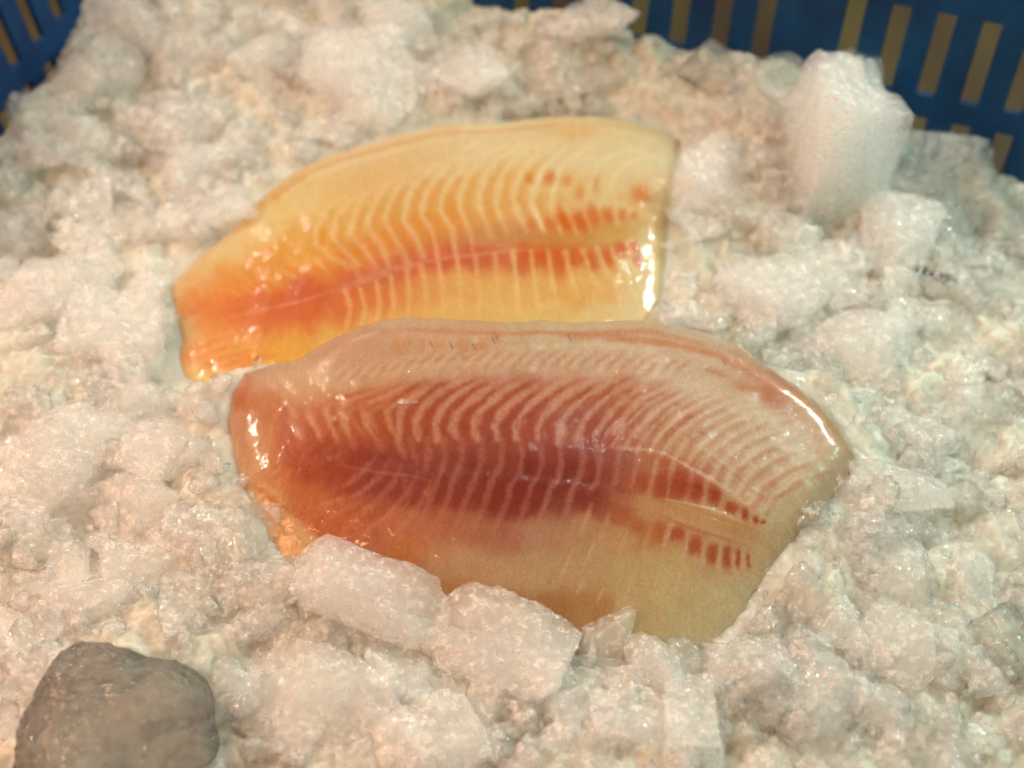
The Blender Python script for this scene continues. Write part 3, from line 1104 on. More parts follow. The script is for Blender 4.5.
# light membranes of the upper block
ups = [[(60, 760), (60, 640), (70, 560), (120, 500), (230, 430)],
       [(180, 760), (165, 640), (210, 560), (290, 480), (420, 400), (560, 350)],
       [(300, 760), (290, 660), (330, 570), (400, 500), (520, 420), (660, 360)],
       [(430, 760), (395, 690), (430, 600), (500, 530), (620, 440), (790, 360)],
       [(560, 760), (535, 690), (560, 600), (640, 530), (740, 440), (900, 370)],
       [(690, 760), (670, 680), (710, 600), (790, 520), (880, 460), (1040, 380)],
       [(805, 760), (805, 690), (830, 620), (900, 540), (1000, 460), (1150, 370), (1300, 330)],
       [(945, 760), (940, 700), (980, 620), (1090, 510), (1190, 440), (1320, 380), (1470, 320)]]
for i, p in enumerate(ups):
    fl(*F2, p, w=3.0, s=0.62 + 0.025 * i, taper=(1, 0.15), color=(206, 150, 120))
for p in [[(60, 780), (75, 650), (150, 560), (230, 490), (350, 410), (520, 340)],
          [(170, 760), (220, 640), (310, 540), (420, 450), (560, 380), (700, 340)],
          [(300, 720), (390, 590), (470, 510), (580, 440), (760, 390)],
          [(410, 720), (500, 590), (600, 500), (720, 440), (860, 400)],
          [(560, 740), (640, 630), (740, 540), (900, 460)],
          [(670, 770), (760, 660), (860, 580), (1000, 520)],
          [(830, 770), (900, 690), (1000, 620), (1100, 580)],
          [(960, 800), (1040, 720), (1140, 650)]]:
    fl(*F3, p, w=2.8, s=0.6, color=(214, 174, 144), taper=(1, 0.15))
# vertical part crossing the dark band
for p in [[(40, 0), (60, 60), (110, 120)], [(130, 0), (150, 70), (170, 140)], [(235, 0), (245, 100), (225, 200)],
          [(345, 0), (350, 120), (310, 250), (260, 380), (190, 540), (60, 640)],
          [(460, 0), (460, 130), (400, 270), (370, 380), (290, 550), (200, 660)],
          [(585, 0), (585, 130), (540, 260), (480, 400), (400, 600), (320, 720)],
          [(715, 0), (715, 150), (650, 270), (600, 430), (550, 550), (480, 700)],
          [(830, 0), (850, 100), (830, 210), (765, 300), (750, 400), (690, 520), (640, 660)],
          [(965, 0), (975, 150), (940, 240), (900, 300), (870, 410), (820, 540), (710, 750)]]:
    fl(*F6, p, w=2.5, s=0.52, color=(184, 118, 98), taper=(0.9, 0.15))
for p in [[(150, 330), (100, 420), (20, 500), (-60, 560)], [(250, 280), (200, 380), (120, 470), (40, 540)], [(60, 210), (100, 250), (90, 330)]]:
    fl(*F6, p, w=2.4, s=0.3, color=(196, 120, 86))
for p in [[(60, 0), (75, 150), (50, 250), (0, 310), (-25, 400), (-65, 500), (-145, 690)],
          [(200, 0), (215, 120), (190, 230), (135, 330), (110, 450), (60, 560), (0, 640)],
          [(290, 0), (325, 130), (300, 270), (250, 330)],
          [(440, 0), (440, 130), (420, 260), (390, 310)],
          [(575, 60), (545, 200), (520, 320)]]:
    fl(*F7, p, w=2.6, s=0.58, color=(186, 124, 106), taper=(0.9, 0.3))
for p in [[(690, 120), (660, 240), (630, 345)], [(790, 150), (765, 260), (740, 375)], [(905, 190), (885, 290), (860, 385)], [(1005, 240), (980, 400)]]:
    fl(*F7, p, w=2.5, s=0.75, color=(202, 146, 112), taper=(1, 0.7))
for p in [[(265, 410), (230, 520), (190, 620)], [(380, 480), (340, 580), (290, 720)], [(515, 520), (480, 640), (440, 720)], [(650, 530), (610, 660), (590, 740)],
          [(770, 550), (730, 680), (715, 760)], [(880, 620), (860, 700)]]:
    fl(*F7, p, w=2.0, s=0.55, color=(204, 156, 118), taper=(0.6, 0.2))
for p in [[(410, 190), (380, 320)], [(510, 270), (500, 370)], [(580, 310), (570, 400)]]:
    fl(*F8, p, w=2.2, s=0.7, color=(204, 150, 118), taper=(1, 0.7))
# squares of red muscle above and under the tongue
for x, y, rx, ry, a in [(5, 200, 35, 85, 8), (128, 170, 55, 85, 12), (235, 205, 36, 72, 12), (350, 230, 36, 58, 8), (455, 305, 42, 34, 25), (545, 345, 19, 40, -5), (612, 382, 18, 24, -15), (660, 395, 14, 14, 0)]:
    cf.blob(660 + x / 6.4, 460 + y / 6.4, rx / 5.6, ry / 5.8, (162, 66, 38), 0.92, a, 6, relief=-0.01)
for x, y, rx, ry, a in [(590, 270, 45, 60, 8), (710, 280, 40, 75, 8), (830, 300, 40, 80, 10)]:
    cf.blob(550 + x / 6.4, 440 + y / 6.4, rx / 5.6, ry / 5.8, (166, 72, 44), 0.7, a, 3.5)
for x, y, rx, ry, a in [(110, 470, 48, 42, 10), (222, 545, 58, 62, 8), (335, 600, 38, 62, 0), (432, 620, 32, 72, 0), (500, 630, 20, 62, 0), (562, 650, 14, 50, 0)]:
    cf.blob(660 + x / 6.4, 460 + y / 6.4, rx / 5.6, ry / 5.8, (170, 80, 48), 0.92, a, 6)
for x, y, rx, ry in [(440, 500, 65, 42), (560, 555, 65, 48), (690, 590, 55, 62)]:
    cf.blob(550 + x / 6.4, 440 + y / 6.4, rx / 5.6, ry / 5.8, (176, 86, 52), 0.6, 10, 3)
for p in [[(70, 410), (20, 560)], [(180, 480), (150, 620), (120, 760)], [(290, 520), (272, 640), (250, 780)], [(388, 550), (372, 690), (365, 820)], [(465, 580), (470, 720)], [(532, 590), (540, 760)]]:
    fl(*F8, p, w=2.2, s=0.8, color=(204, 158, 124), taper=(0.7, 0.3))
# the tongue: a smooth peach groove
cf.stroke(Z(550, 440, 6.4, [(430, 370), (600, 400), (760, 430), (900, 470), (1040, 520), (1180, 570), (1290, 600)]), 5.5, (192, 138, 90), 0.9, jitter=0.3, taper=(0.3, 0.8), relief=-0.05)
cf.stroke(Z(660, 460, 6.4, [(100, 290), (280, 340), (430, 400), (560, 450)]), 6.0, (190, 138, 88), 0.85, jitter=0.3, taper=(0.5, 0.6), relief=-0.02)
cf.stroke(Z(660, 460, 6.4, [(0, 245), (150, 272), (300, 305), (430, 350), (550, 410)]), 0.9, (222, 178, 132), 0.7, relief=0.02)
cf.stroke(Z(660, 460, 6.4, [(0, 350), (150, 420), (300, 470), (440, 510), (550, 545)]), 1.6, (176, 100, 70), 0.55, relief=-0.02)
# the pale lateral line and its branches
lat = Z(550, 440, 6.4, [(330, 40), (480, 55), (620, 60), (730, 85), (850, 150), (920, 190), (1010, 240)])[:-1] + Z(660, 460, 6.4, [(310, 110), (400, 170), (490, 225), (545, 285), (610, 320), (680, 375)])
cf.stroke(lat, 1.5, (214, 172, 142), 0.8, relief=0.02, taper=(0.1, 0.6))
for p in [[(310, 110), (400, 80), (500, 30)], [(530, 220), (640, 150), (740, 80)], [(560, 285), (690, 195), (780, 150)], [(640, 340), (720, 290), (800, 240), (880, 240)], [(200, 60), (260, 0), (320, -60)], [(430, 140), (540, 90), (640, 10)]]:
    fl(*F8, p, w=1.7, s=0.5, color=(212, 172, 138))
for x, y, rx, ry, a in [(500, 65, 35, 45, -30), (700, 165, 50, 28, -30), (720, 245, 50, 20, -25), (600, 300, 25, 25, 0), (400, 60, 50, 22, -40), (640, 250, 40, 14, -35)]:
    cf.blob(660 + x / 6.4, 460 + y / 6.4, rx / 5.6, ry / 5.8, (186, 118, 80), 0.5, a)
# the pale shoulder: membranes fan up and to the right from the lateral line
for k in range(13):
    t = k / 12
    x0_, y0_ = 612 + 150 * t, 446 + 8 * t + 58 * t * t
    q = [(x0_, y0_), (x0_ + 12 - 2 * t, y0_ - 18 + 2 * t), (x0_ + 34, y0_ - 40 + 8 * t), (x0_ + 66, y0_ - 58 + 14 * t), (x0_ + 104, y0_ - 66 + 18 * t)]
    cf.stroke(q, 2.1, (220, 190, 160), 0.50, seed=k + 40, taper=(0.8, 0.05), relief=0.01)
    cf.stroke([(x + 6, y + 2) for x, y in q[:4]], 2.3, (186, 118, 80), 0.42, seed=k + 60, taper=(0.8, 0.05))
# the band under the far edge: short faint bars
for k in range(26):
    x0_ = 330 + 13.5 * k
    y0_ = 372 - 14 * smooth(330, 430, x0_) + 8 * smooth(560, 690, x0_)
    cf.stroke([(x0_, y0_ + 9), (x0_ + 7, y0_ + 1), (x0_ + 18, y0_ - 6)], 1.9, (216, 180, 150), 0.5, seed=k + 90)
    cf.stroke([(x0_ + 6, y0_ + 10), (x0_ + 13, y0_ + 2), (x0_ + 23, y0_ - 5)], 1.9, (190, 124, 88), 0.4, seed=k + 130)
# lower edge: faint long membranes
for p in [[(430, 180), (350, 380)], [(575, 130), (530, 300)], [(705, 80), (650, 320)], [(812, 130), (770, 380)], [(908, 60), (890, 400), (870, 520)], [(985, 120), (1015, 260)],
          [(140, 220), (95, 310)], [(250, 260), (215, 350)], [(80, 40), (0, 220)], [(215, -20), (120, 180)], [(700, 560), (660, 640)]]:
    cf.stroke(Z(560, 540, 5.689, p), 1.5, (206, 172, 128), 0.55, seed=int(p[0][0]))
# chevrons of the left upper block
for p in [[(600, 110), (500, 150), (465, 190), (480, 250), (515, 335)], [(720, 95), (600, 145), (545, 190), (570, 260), (625, 345)],
          [(800, 110), (700, 150), (640, 195), (655, 260), (705, 345)], [(330, 190), (355, 240), (390, 310)], [(400, 180), (420, 240), (455, 320)], [(270, 230), (310, 300)],
          [(250, 160), (290, 220)]]:
    q = Z(220, 360, 3.84, p)
    cf.stroke(q, 2.6, (210, 146, 108), 0.65, seed=len(q), relief=0.01)
    cf.stroke([(x - 7, y) for x, y in q], 2.6, (172, 72, 38), 0.42, seed=len(q) + 3)
for p in [[(600, 370), (560, 420), (500, 470), (440, 500)], [(650, 390), (610, 450), (540, 510), (450, 560)], [(700, 400), (660, 480), (590, 550), (500, 610)],
          [(760, 430), (720, 510), (650, 590), (560, 660)], [(820, 440), (790, 530), (720, 620), (640, 690)]]:
    cf.stroke(Z(220, 360, 3.84, p), 2.3, (202, 134, 98), 0.42, seed=len(p) + 5, relief=0.01)
cf.stroke(Z(220, 360, 3.84, [(450, 400), (600, 430), (720, 442), (830, 470)]), 1.3, (190, 112, 92), 0.45)
# left lower chevrons
for p, s in [([(150, 290), (260, 370), (350, 430), (440, 490), (520, 570), (600, 640)], 0.55), ([(380, 400), (480, 490), (560, 590), (620, 640)], 0.65),
             ([(470, 420), (530, 500), (580, 570), (650, 650)], 0.7), ([(590, 500), (640, 570), (690, 640)], 0.55), ([(690, 550), (720, 610)], 0.4)]:
    fd(230, 440, p, w=2.2, s=s, color=(182, 82, 40))
for p in [[(1000, 380), (850, 480), (740, 560), (700, 640)], [(1020, 480), (900, 560), (820, 640)], [(900, 360), (760, 430), (640, 500), (600, 540)], [(760, 350), (640, 400), (540, 440)]]:
    fl(230, 440, p, w=2.4, s=0.4, color=(204, 130, 82))
for p in [[(500, 620), (560, 700)], [(700, 640), (760, 740)], [(780, 620), (850, 740)], [(880, 600), (950, 720)], [(720, 560), (660, 640)]]:
    fl(230, 320, p, w=2.2, s=0.42, color=(206, 140, 96))
for p in [[(350, 430), (480, 480), (600, 500), (760, 520)], ]:
    fl(230, 320, p, w=4, s=0.3, color=(210, 155, 110))
for p in [[(560, 560), (640, 520), (800, 480), (960, 440)], [(700, 700), (690, 600), (800, 520), (1000, 470)], [(820, 740), (800, 620), (870, 560), (1010, 520)]]:
    fd(230, 320, p, w=2.0, s=0.42, color=(186, 88, 48))
    fl(230, 320, [(x + 55, y + 10) for x, y in p], w=2.2, s=0.4, color=(204, 134, 96))
# far edge: brown rim, orange spots, dark nicks, pale ridge under it
cf.stroke([(x, y + 3) for x, y in FRONT_TOP[6:20]], 2.2, (196, 122, 84), 0.6)
cf.stroke([(560, 336), (600, 338), (640, 340), (665, 343), (690, 348), (720, 356), (750, 372), (780, 390), (800, 402)], 3.2, (196, 118, 74), 0.7)
for x, y in [(395, 346), (407, 344), (421, 345), (440, 346), (461, 347), (482, 347), (400, 352), (465, 350)]:
    cf.blob(x, y, 5, 7, (204, 138, 86), 0.5, 20)
for x, y in [(431, 344), (451, 345), (474, 347), (493, 340), (497, 338), (569, 337), (724, 362)]:
    cf.stroke([(x - 1.5, y - 3), (x + 2, y + 3)], 0.7, (100, 82, 70), 0.6)
cf.stroke([(385, 378), (420, 366), (460, 364), (500, 361), (540, 358), (580, 361)], 2.4, (212, 172, 140), 0.45, relief=0.02)
for x, y, r_ in [(475, 340, 4), (515, 349, 5), (540, 348, 5), (560, 346, 6), (600, 342, 7), (620, 345, 6), (650, 350, 6)]:
    cf.blob(x, y, r_ * 1.4, r_ * 0.6, (216, 196, 162), 0.5)
cf.blob(745, 388, 14, 6, (190, 112, 72), 0.6, 25)
cf.blob(770, 396, 17, 9, (188, 108, 66), 0.7, 40)
cf.blob(716, 372, 14, 3, (190, 118, 80), 0.5, 20)
cf.stroke([(775, 392), (795, 398), (830, 425), (850, 452)], 3.0, (198, 138, 92), 0.4)
for p in [[(760, 440), (800, 452), (835, 470)], [(790, 500), (815, 470), (835, 455)], [(700, 400), (740, 412), (790, 420)]]:
    cf.stroke(p, 2.0, (214, 190, 158), 0.35)
for k in range(26):       # fine fibres in the pale shoulder
    x, y = RNG.uniform(690, 800), RNG.uniform(400, 460)
    cf.stroke([(x, y), (x + RNG.uniform(10, 26), y - RNG.uniform(0, 9))], 0.8, (222, 200, 170) if k % 2 else (196, 152, 112), 0.3, seed=k)
cf.C += (5.0 * n2(cf.X, cf.Y, 0.09, 4, 12.0) + 7.0 * n2(cf.X * 0.30 + cf.Y * 0.06, cf.Y * 0.07, 1.0, 3, 31.0) + 5.0 * n2(cf.X, cf.Y, 0.8, 2, 33.0))[..., None]
# narrow sunken seam along the dark line
cf.relief += -0.03 * cf.line_mask([(330, 470), (420, 480), (520, 488), (600, 498)], 7.0)


def dome_front(x, y, u, v):
    # thicker towards the far (back) edge, thin at the belly and the ends
    H = 0.35 + 0.75 * smooth(0.0, 0.62, v)
    H = H * (0.62 + 0.38 * smooth(0, 0.25, u)) * (0.72 + 0.28 * smooth(1.0, 0.7, u))
    # shallow dip along the band under the far edge
    H = H - 0.10 * np.exp(-((v - 0.80) / 0.06) ** 2) * smooth(0.1, 0.3, u) * smooth(0.9, 0.6, u)
    return H


FISH_FRONT = fillet_material('front fillet flesh', 0.0007)
FISH_BACK = fillet_material('back fillet flesh', 0.0009)
front = fillet_mesh('fish_fillet', FRONT_TOP, FRONT_RIGHT, FRONT_BOTTOM, FRONT_LEFT, FRONT, 0.85, 0.5, cf, 760, 400, FISH_FRONT, dome_front, (0.71, 0.83, 0.97))
tag(front, 'front fish fillet with dark red centre and pale glossy pointed right end, overlapping the other', 'fish fillet', 'fish fillets on ice')

# ---- back fillet
cb = Canvas(150, 100, 710, 430)
cb.base([
    (180, 285, 228, 200, 160), (200, 268, 232, 196, 142), (225, 250, 234, 198, 142), (250, 225, 236, 192, 130), (275, 200, 236, 192, 128), (300, 185, 236, 192, 130),
    (330, 170, 236, 196, 138), (360, 162, 234, 190, 138), (400, 152, 234, 190, 140), (440, 142, 234, 196, 150), (480, 142, 234, 202, 160), (520, 138, 234, 202, 160),
    (560, 135, 234, 190, 142), (600, 135, 234, 196, 150), (640, 142, 232, 200, 156), (670, 150, 228, 200, 160), (300, 205, 238, 196, 130), (270, 230, 238, 196, 130),
    (240, 252, 238, 198, 138), (340, 190, 236, 184, 118), (370, 185, 236, 182, 118), (400, 175, 235, 186, 128), (440, 165, 234, 190, 138), (480, 160, 234, 196, 148),
    (520, 158, 234, 198, 150), (560, 158, 233, 200, 155), (600, 158, 233, 202, 158), (640, 165, 232, 204, 160), (668, 190, 224, 192, 142), (662, 230, 220, 186, 128),
    (190, 295, 230, 150, 78), (200, 285, 232, 160, 90), (230, 275, 230, 148, 72), (260, 262, 232, 152, 74), (215, 295, 230, 142, 66), (245, 285, 230, 144, 66), (275, 275, 232, 148, 66),
    (290, 250, 234, 160, 74), (300, 235, 236, 168, 84), (320, 250, 233, 160, 72), (340, 225, 234, 168, 84), (330, 270, 230, 138, 64), (360, 255, 228, 140, 66), (370, 215, 232, 168, 88),
    (390, 240, 228, 144, 70), (400, 205, 230, 162, 88), (420, 230, 226, 146, 72), (430, 195, 230, 164, 92), (450, 220, 228, 152, 76), (470, 190, 232, 174, 104), (480, 215, 230, 162, 84),
    (500, 180, 232, 180, 112), (510, 205, 231, 170, 96), (530, 180, 232, 184, 120), (540, 205, 231, 172, 102), (560, 185, 232, 188, 128), (575, 200, 231, 180, 118), (600, 190, 231, 192, 140), (630, 185, 231, 196, 146),
    (640, 205, 228, 176, 116), (200, 310, 220, 112, 60), (230, 308, 222, 110, 58), (260, 300, 218, 104, 58), (290, 298, 214, 98, 58), (320, 292, 212, 98, 60), (350, 280, 210, 100, 66), (380, 268, 208, 104, 76), (410, 262, 208, 100, 70),
    (440, 255, 208, 98, 68), (470, 252, 206, 98, 70), (490, 256, 208, 102, 68), (520, 256, 210, 108, 70), (550, 258, 214, 108, 56),
    (480, 238, 210, 128, 82), (510, 238, 210, 132, 84), (545, 240, 208, 134, 80), (580, 240, 208, 144, 76), (610, 235, 212, 156, 82), (640, 228, 212, 168, 92), (655, 222, 214, 176, 110),
    (195, 325, 232, 158, 92), (220, 325, 228, 138, 68), (250, 320, 222, 118, 60), (280, 318, 218, 110, 58), (310, 315, 218, 110, 60), (340, 310, 218, 116, 62), (370, 300, 220, 124, 70), (400, 295, 222, 132, 74),
    (430, 288, 228, 148, 82), (460, 285, 232, 164, 90), (500, 285, 233, 172, 94), (540, 285, 233, 168, 88), (580, 290, 232, 168, 88), (610, 280, 230, 170, 96), (640, 275, 228, 186, 124), (655, 290, 224, 188, 134),
    (195, 345, 230, 168, 100), (220, 345, 230, 152, 74), (250, 345, 232, 158, 74), (290, 340, 233, 166, 78), (330, 335, 234, 170, 84), (370, 325, 233, 168, 86), (410, 318, 233, 172, 92), (450, 315, 234, 180, 102),
    (500, 318, 234, 184, 108), (550, 318, 233, 186, 114), (600, 320, 232, 190, 122), (640, 320, 228, 190, 132), (195, 358, 228, 138, 66), (215, 362, 228, 142, 66), (245, 358, 230, 148, 66), (200, 380, 236, 200, 124), (225, 385, 238, 204, 132),
    (188, 375, 230, 196, 138), (260, 385, 232, 170, 92), (185, 330, 228, 190, 140), (350, 360, 232, 170, 92), (480, 350, 232, 180, 108), (600, 345, 230, 186, 120),
], sigma=10.0)
B1, B2, B3, B4, B5, B6 = (160, 220), (240, 130), (340, 220), (400, 120), (510, 110), (510, 210)
LB = (238, 196, 150)


def bl(o, pts, w=2.1, s=0.62, color=LB, relief=0.012, **k):
    cb.stroke(Z(o[0], o[1], 5.689, pts), w, color, s, seed=int(pts[0][0]) + o[0], relief=relief, **k)


for p in [[(640, 350), (540, 410), (470, 480), (430, 570), (430, 650), (520, 720), (620, 775)],
          [(740, 330), (620, 410), (550, 490), (520, 600), (600, 690), (680, 765)],
          [(850, 280), (740, 350), (670, 420), (640, 520), (620, 590), (700, 660), (780, 780)],
          [(960, 220), (850, 300), (780, 380), (740, 480), (720, 540), (800, 640), (850, 780)],
          [(1080, 180), (960, 260), (880, 350), (840, 440), (820, 510), (870, 600), (930, 680), (970, 780)]]:
    bl(B2, p, s=0.68, w=2.3, taper=(0.1, 0.7))
    cb.stroke([(x + 7, y + 3) for x, y in Z(240, 130, 5.689, p[2:])], 2.4, (226, 140, 66), 0.38, seed=len(p) + int(p[0][0]), taper=(0.1, 0.8))
for p in [[(330, 190), (180, 280), (80, 370), (40, 460), (20, 570), (100, 680), (140, 780)],
          [(470, 110), (380, 160), (260, 270), (180, 360), (140, 440), (120, 540), (180, 620), (215, 780)],
          [(600, 90), (500, 150), (370, 240), (290, 340), (240, 430), (230, 520), (300, 620), (315, 760)],
          [(690, 80), (570, 150), (450, 240), (380, 310), (340, 430), (340, 510), (390, 610), (410, 690)],
          [(780, 80), (640, 160), (540, 240), (480, 330), (450, 430), (450, 490), (500, 610), (515, 670)],
          [(880, 80), (760, 140), (640, 240), (580, 310), (550, 420), (545, 480), (590, 600), (605, 640)],
          [(1000, 80), (900, 120), (800, 190), (700, 280), (660, 360), (640, 440), (680, 550), (725, 630)],
          [(830, 240), (790, 300), (750, 400), (750, 480), (800, 590), (825, 630)],
          [(960, 220), (900, 300), (870, 400), (860, 500), (920, 640)],
          [(960, 540), (1010, 650)]]:
    bl(B4, p, s=0.70, w=2.4, taper=(0.1, 0.7), color=(240, 204, 160))
    if len(p) > 4:
        cb.stroke([(x + 8, y + 2) for x, y in Z(400, 120, 5.689, p[2:])], 2.4, (226, 146, 76), 0.38, seed=len(p) + int(p[0][0]), taper=(0.1, 0.8))
for p in [[(140, 560), (190, 690)], [(250, 560), (300, 710)], [(335, 570), (380, 705)], [(420, 560), (462, 695)], [(500, 550), (532, 655)], [(600, 570), (612, 655)], [(680, 570), (690, 620)],
          [(240, 470), (270, 350), (360, 260), (480, 200)], [(440, 470), (480, 380), (500, 300), (620, 240), (760, 230)], [(560, 460), (590, 380), (660, 300), (800, 270)],
          [(140, 480), (160, 400), (210, 310), (330, 200)], [(640, 200), (700, 220), (880, 300)]]:
    bl(B5, p, s=0.65, color=(242, 214, 176), taper=(0.6, 0.3))
for x, y, rx, ry, a, s in [(110, 390, 26, 30, 0, .5), (225, 385, 28, 38, 10, .6), (320, 400, 30, 30, 0, .35), (395, 470, 25, 40, 0, .35), (490, 420, 22, 60, 5, .25), (740, 480, 50, 50, 0, .6), (640, 490, 30, 30, 0, .2),
                           (230, 650, 35, 35, 30, .5), (310, 640, 34, 78, -30, .9), (402, 640, 36, 68, -30, .95), (475, 605, 36, 62, -20, .8), (555, 605, 34, 48, -10, .75), (635, 600, 26, 34, 0, .7), (700, 602, 24, 22, 0, .6), (120, 650, 30, 30, 30, .35)]:
    cb.blob(510 + x / 5.689, 110 + y / 5.689, rx / 5.1, ry / 5.3, (214, 106, 42), min(1, s * 1.1), a, 5)
cb.stroke(Z(510, 210, 5.689, [(-500, 150), (-200, 150), (0, 150), (200, 160), (400, 150), (600, 110), (800, 70), (880, 60)]), 6.0, (206, 146, 82), 0.55, taper=(0.3, 0.5), relief=-0.03)
for x, y, rx, ry, a in [(75, 255, 38, 52, 0), (172, 255, 38, 46, 0), (270, 262, 44, 52, -5), (368, 265, 42, 58, -12), (460, 290, 38, 66, -22), (550, 265, 36, 66, -20), (630, 222, 38, 38, 0), (702, 225, 26, 56, -22), (728, 285, 22, 34, -20)]:
    cb.blob(510 + x / 5.689, 210 + y / 5.689, rx / 5.1, ry / 5.3, (212, 98, 44), 0.9, a, 5)
for p in [[(15, 230), (40, 430), (50, 620)], [(118, 230), (140, 400), (160, 560)], [(220, 240), (240, 400), (268, 540)], [(315, 240), (350, 390), (390, 490)], [(415, 230), (470, 390), (530, 470)],
          [(500, 220), (540, 330), (570, 390)], [(655, 355), (720, 490), (800, 670)], [(600, 400), (640, 570), (668, 670)], [(580, 220), (620, 330)], [(660, 180), (712, 280)]]:
    bl(B6, p, s=0.68, w=2.0, color=(240, 196, 138), taper=(0.8, 0.2))
for p in [[(30, 400), (60, 500), (30, 640)], [(115, 390), (142, 500), (120, 640)], [(208, 350), (228, 480), (195, 620)], [(290, 320), (306, 470), (290, 610)], [(378, 280), (395, 430), (385, 600)],
          [(460, 255), (490, 400), (485, 610)], [(560, 235), (582, 380), (590, 610)], [(665, 205), (685, 350), (695, 620)], [(770, 205), (785, 350), (800, 620)], [(880, 190), (895, 350), (905, 620)], [(985, 180), (1000, 350), (1005, 520)]]:
    bl(B3, p, s=0.7, w=2.1, color=(238, 182, 124), taper=(1, 0.5))
for p in [[(0, 140), (80, 240), (110, 330)], [(60, 90), (150, 190), (190, 290)], [(155, 45), (230, 120), (270, 240)], [(255, 30), (320, 130), (370, 250)], [(370, 20), (430, 110), (460, 220)],
          [(480, 0), (540, 90), (555, 200)], [(600, 20), (650, 100), (655, 190)], [(710, 20), (750, 90), (755, 190)], [(820, 10), (855, 90)], [(930, 10), (948, 65)]]:
    bl(B3, p, s=0.55, w=2.1, color=(230, 160, 116), taper=(0.7, 0.8))
for p in [[(400, 400), (450, 430)], [(480, 390), (540, 420)], [(590, 370), (630, 410)], [(520, 280), (600, 320), (700, 380)], [(620, 240), (700, 290), (800, 340)], [(710, 205), (820, 280), (870, 310)],
          [(800, 180), (900, 240), (990, 340)], [(890, 140), (960, 200), (1000, 260)], [(440, 300), (500, 350), (540, 380)]]:
    bl(B1, p, s=0.5, w=1.7, color=(240, 178, 104))
for p in [[(610, 690), (660, 620)], [(480, 700), (560, 630)], [(780, 600), (740, 680)], [(880, 560), (870, 620)], [(960, 500), (990, 600)]]:
    bl(B1, p, s=0.35, w=2.0, color=(238, 170, 104))
cb.stroke(Z(160, 220, 5.689, [(360, 560), (480, 530), (560, 515), (650, 495), (800, 465), (900, 430), (1040, 385)]), 1.8, (230, 140, 100), 0.75, jitter=2.0, relief=0.012)
cb.stroke(Z(340, 220, 5.689, [(0, 390), (150, 340), (300, 280), (400, 258)]), 3.0, (218, 140, 108), 0.8, relief=0.012)
cb.stroke(Z(340, 220, 5.689, [(380, 262), (450, 245), (640, 210), (760, 200), (900, 180), (1010, 170), (1200, 165)]), 1.3, (224, 150, 116), 0.75, relief=0.012)
cb.stroke(Z(340, 220, 5.689, [(740, 130), (880, 140), (1010, 160)]), 1.0, (224, 150, 116), 0.5)
for p in [[(196, 358), (215, 350), (238, 346)], [(205, 365), (225, 356), (250, 352)], [(220, 368), (240, 360), (262, 354)], [(190, 353), (205, 345), (222, 338)], [(235, 368), (255, 360), (275, 356)]]:
    cb.stroke(p, 1.8, (222, 122, 46), 0.55)
    cb.stroke([(x + 5, y + 4) for x, y in p], 1.6, (240, 176, 96), 0.4)
cb.stroke([(x, y + 3) for x, y in BACK_TOP[2:]], 2.0, (222, 170, 124), 0.7)
cb.stroke([(x + 2, y + 9) for x, y in BACK_TOP[4:9]], 1.5, (240, 214, 172), 0.6)
for x, y in [(252, 212), (262, 204), (275, 197), (285, 190), (301, 179), (247, 222)]:
    cb.blob(x, y, 5, 4, (226, 150, 86), 0.5, -40)
cb.blob(580, 133, 22, 6, (230, 168, 106), 0.5)
for k in range(14):
    x, y = RNG.uniform(430, 640), RNG.uniform(140, 165)
    cb.stroke([(x, y), (x + RNG.uniform(15, 34), y - RNG.uniform(4, 12))], 1.4, (240, 214, 174), 0.35, seed=k)
cb.C += (4.0 * n2(cb.X, cb.Y, 0.08, 4, 22.0) + 6.0 * n2(cb.X * 0.28, cb.Y * 0.07, 1.0, 3, 41.0))[..., None]


def dome_back(x, y, u, v):
    H = 0.5 + 0.5 * smooth(0.0, 0.6, v)
    return H * (0.55 + 0.45 * smooth(0, 0.22, u)) * (0.8 + 0.2 * smooth(1.0, 0.8, u))


back = fillet_mesh('fish_fillet', BACK_TOP, BACK_RIGHT, BACK_BOTTOM, BACK_LEFT, BACK, 0.62, 0.5, cb, 620, 330, FISH_BACK, dome_back, (0.70, 0.82, 0.86))
tag(back, 'back fish fillet, yellow orange with square cut right end, tucked under the other', 'fish fillet', 'fish fillets on ice')

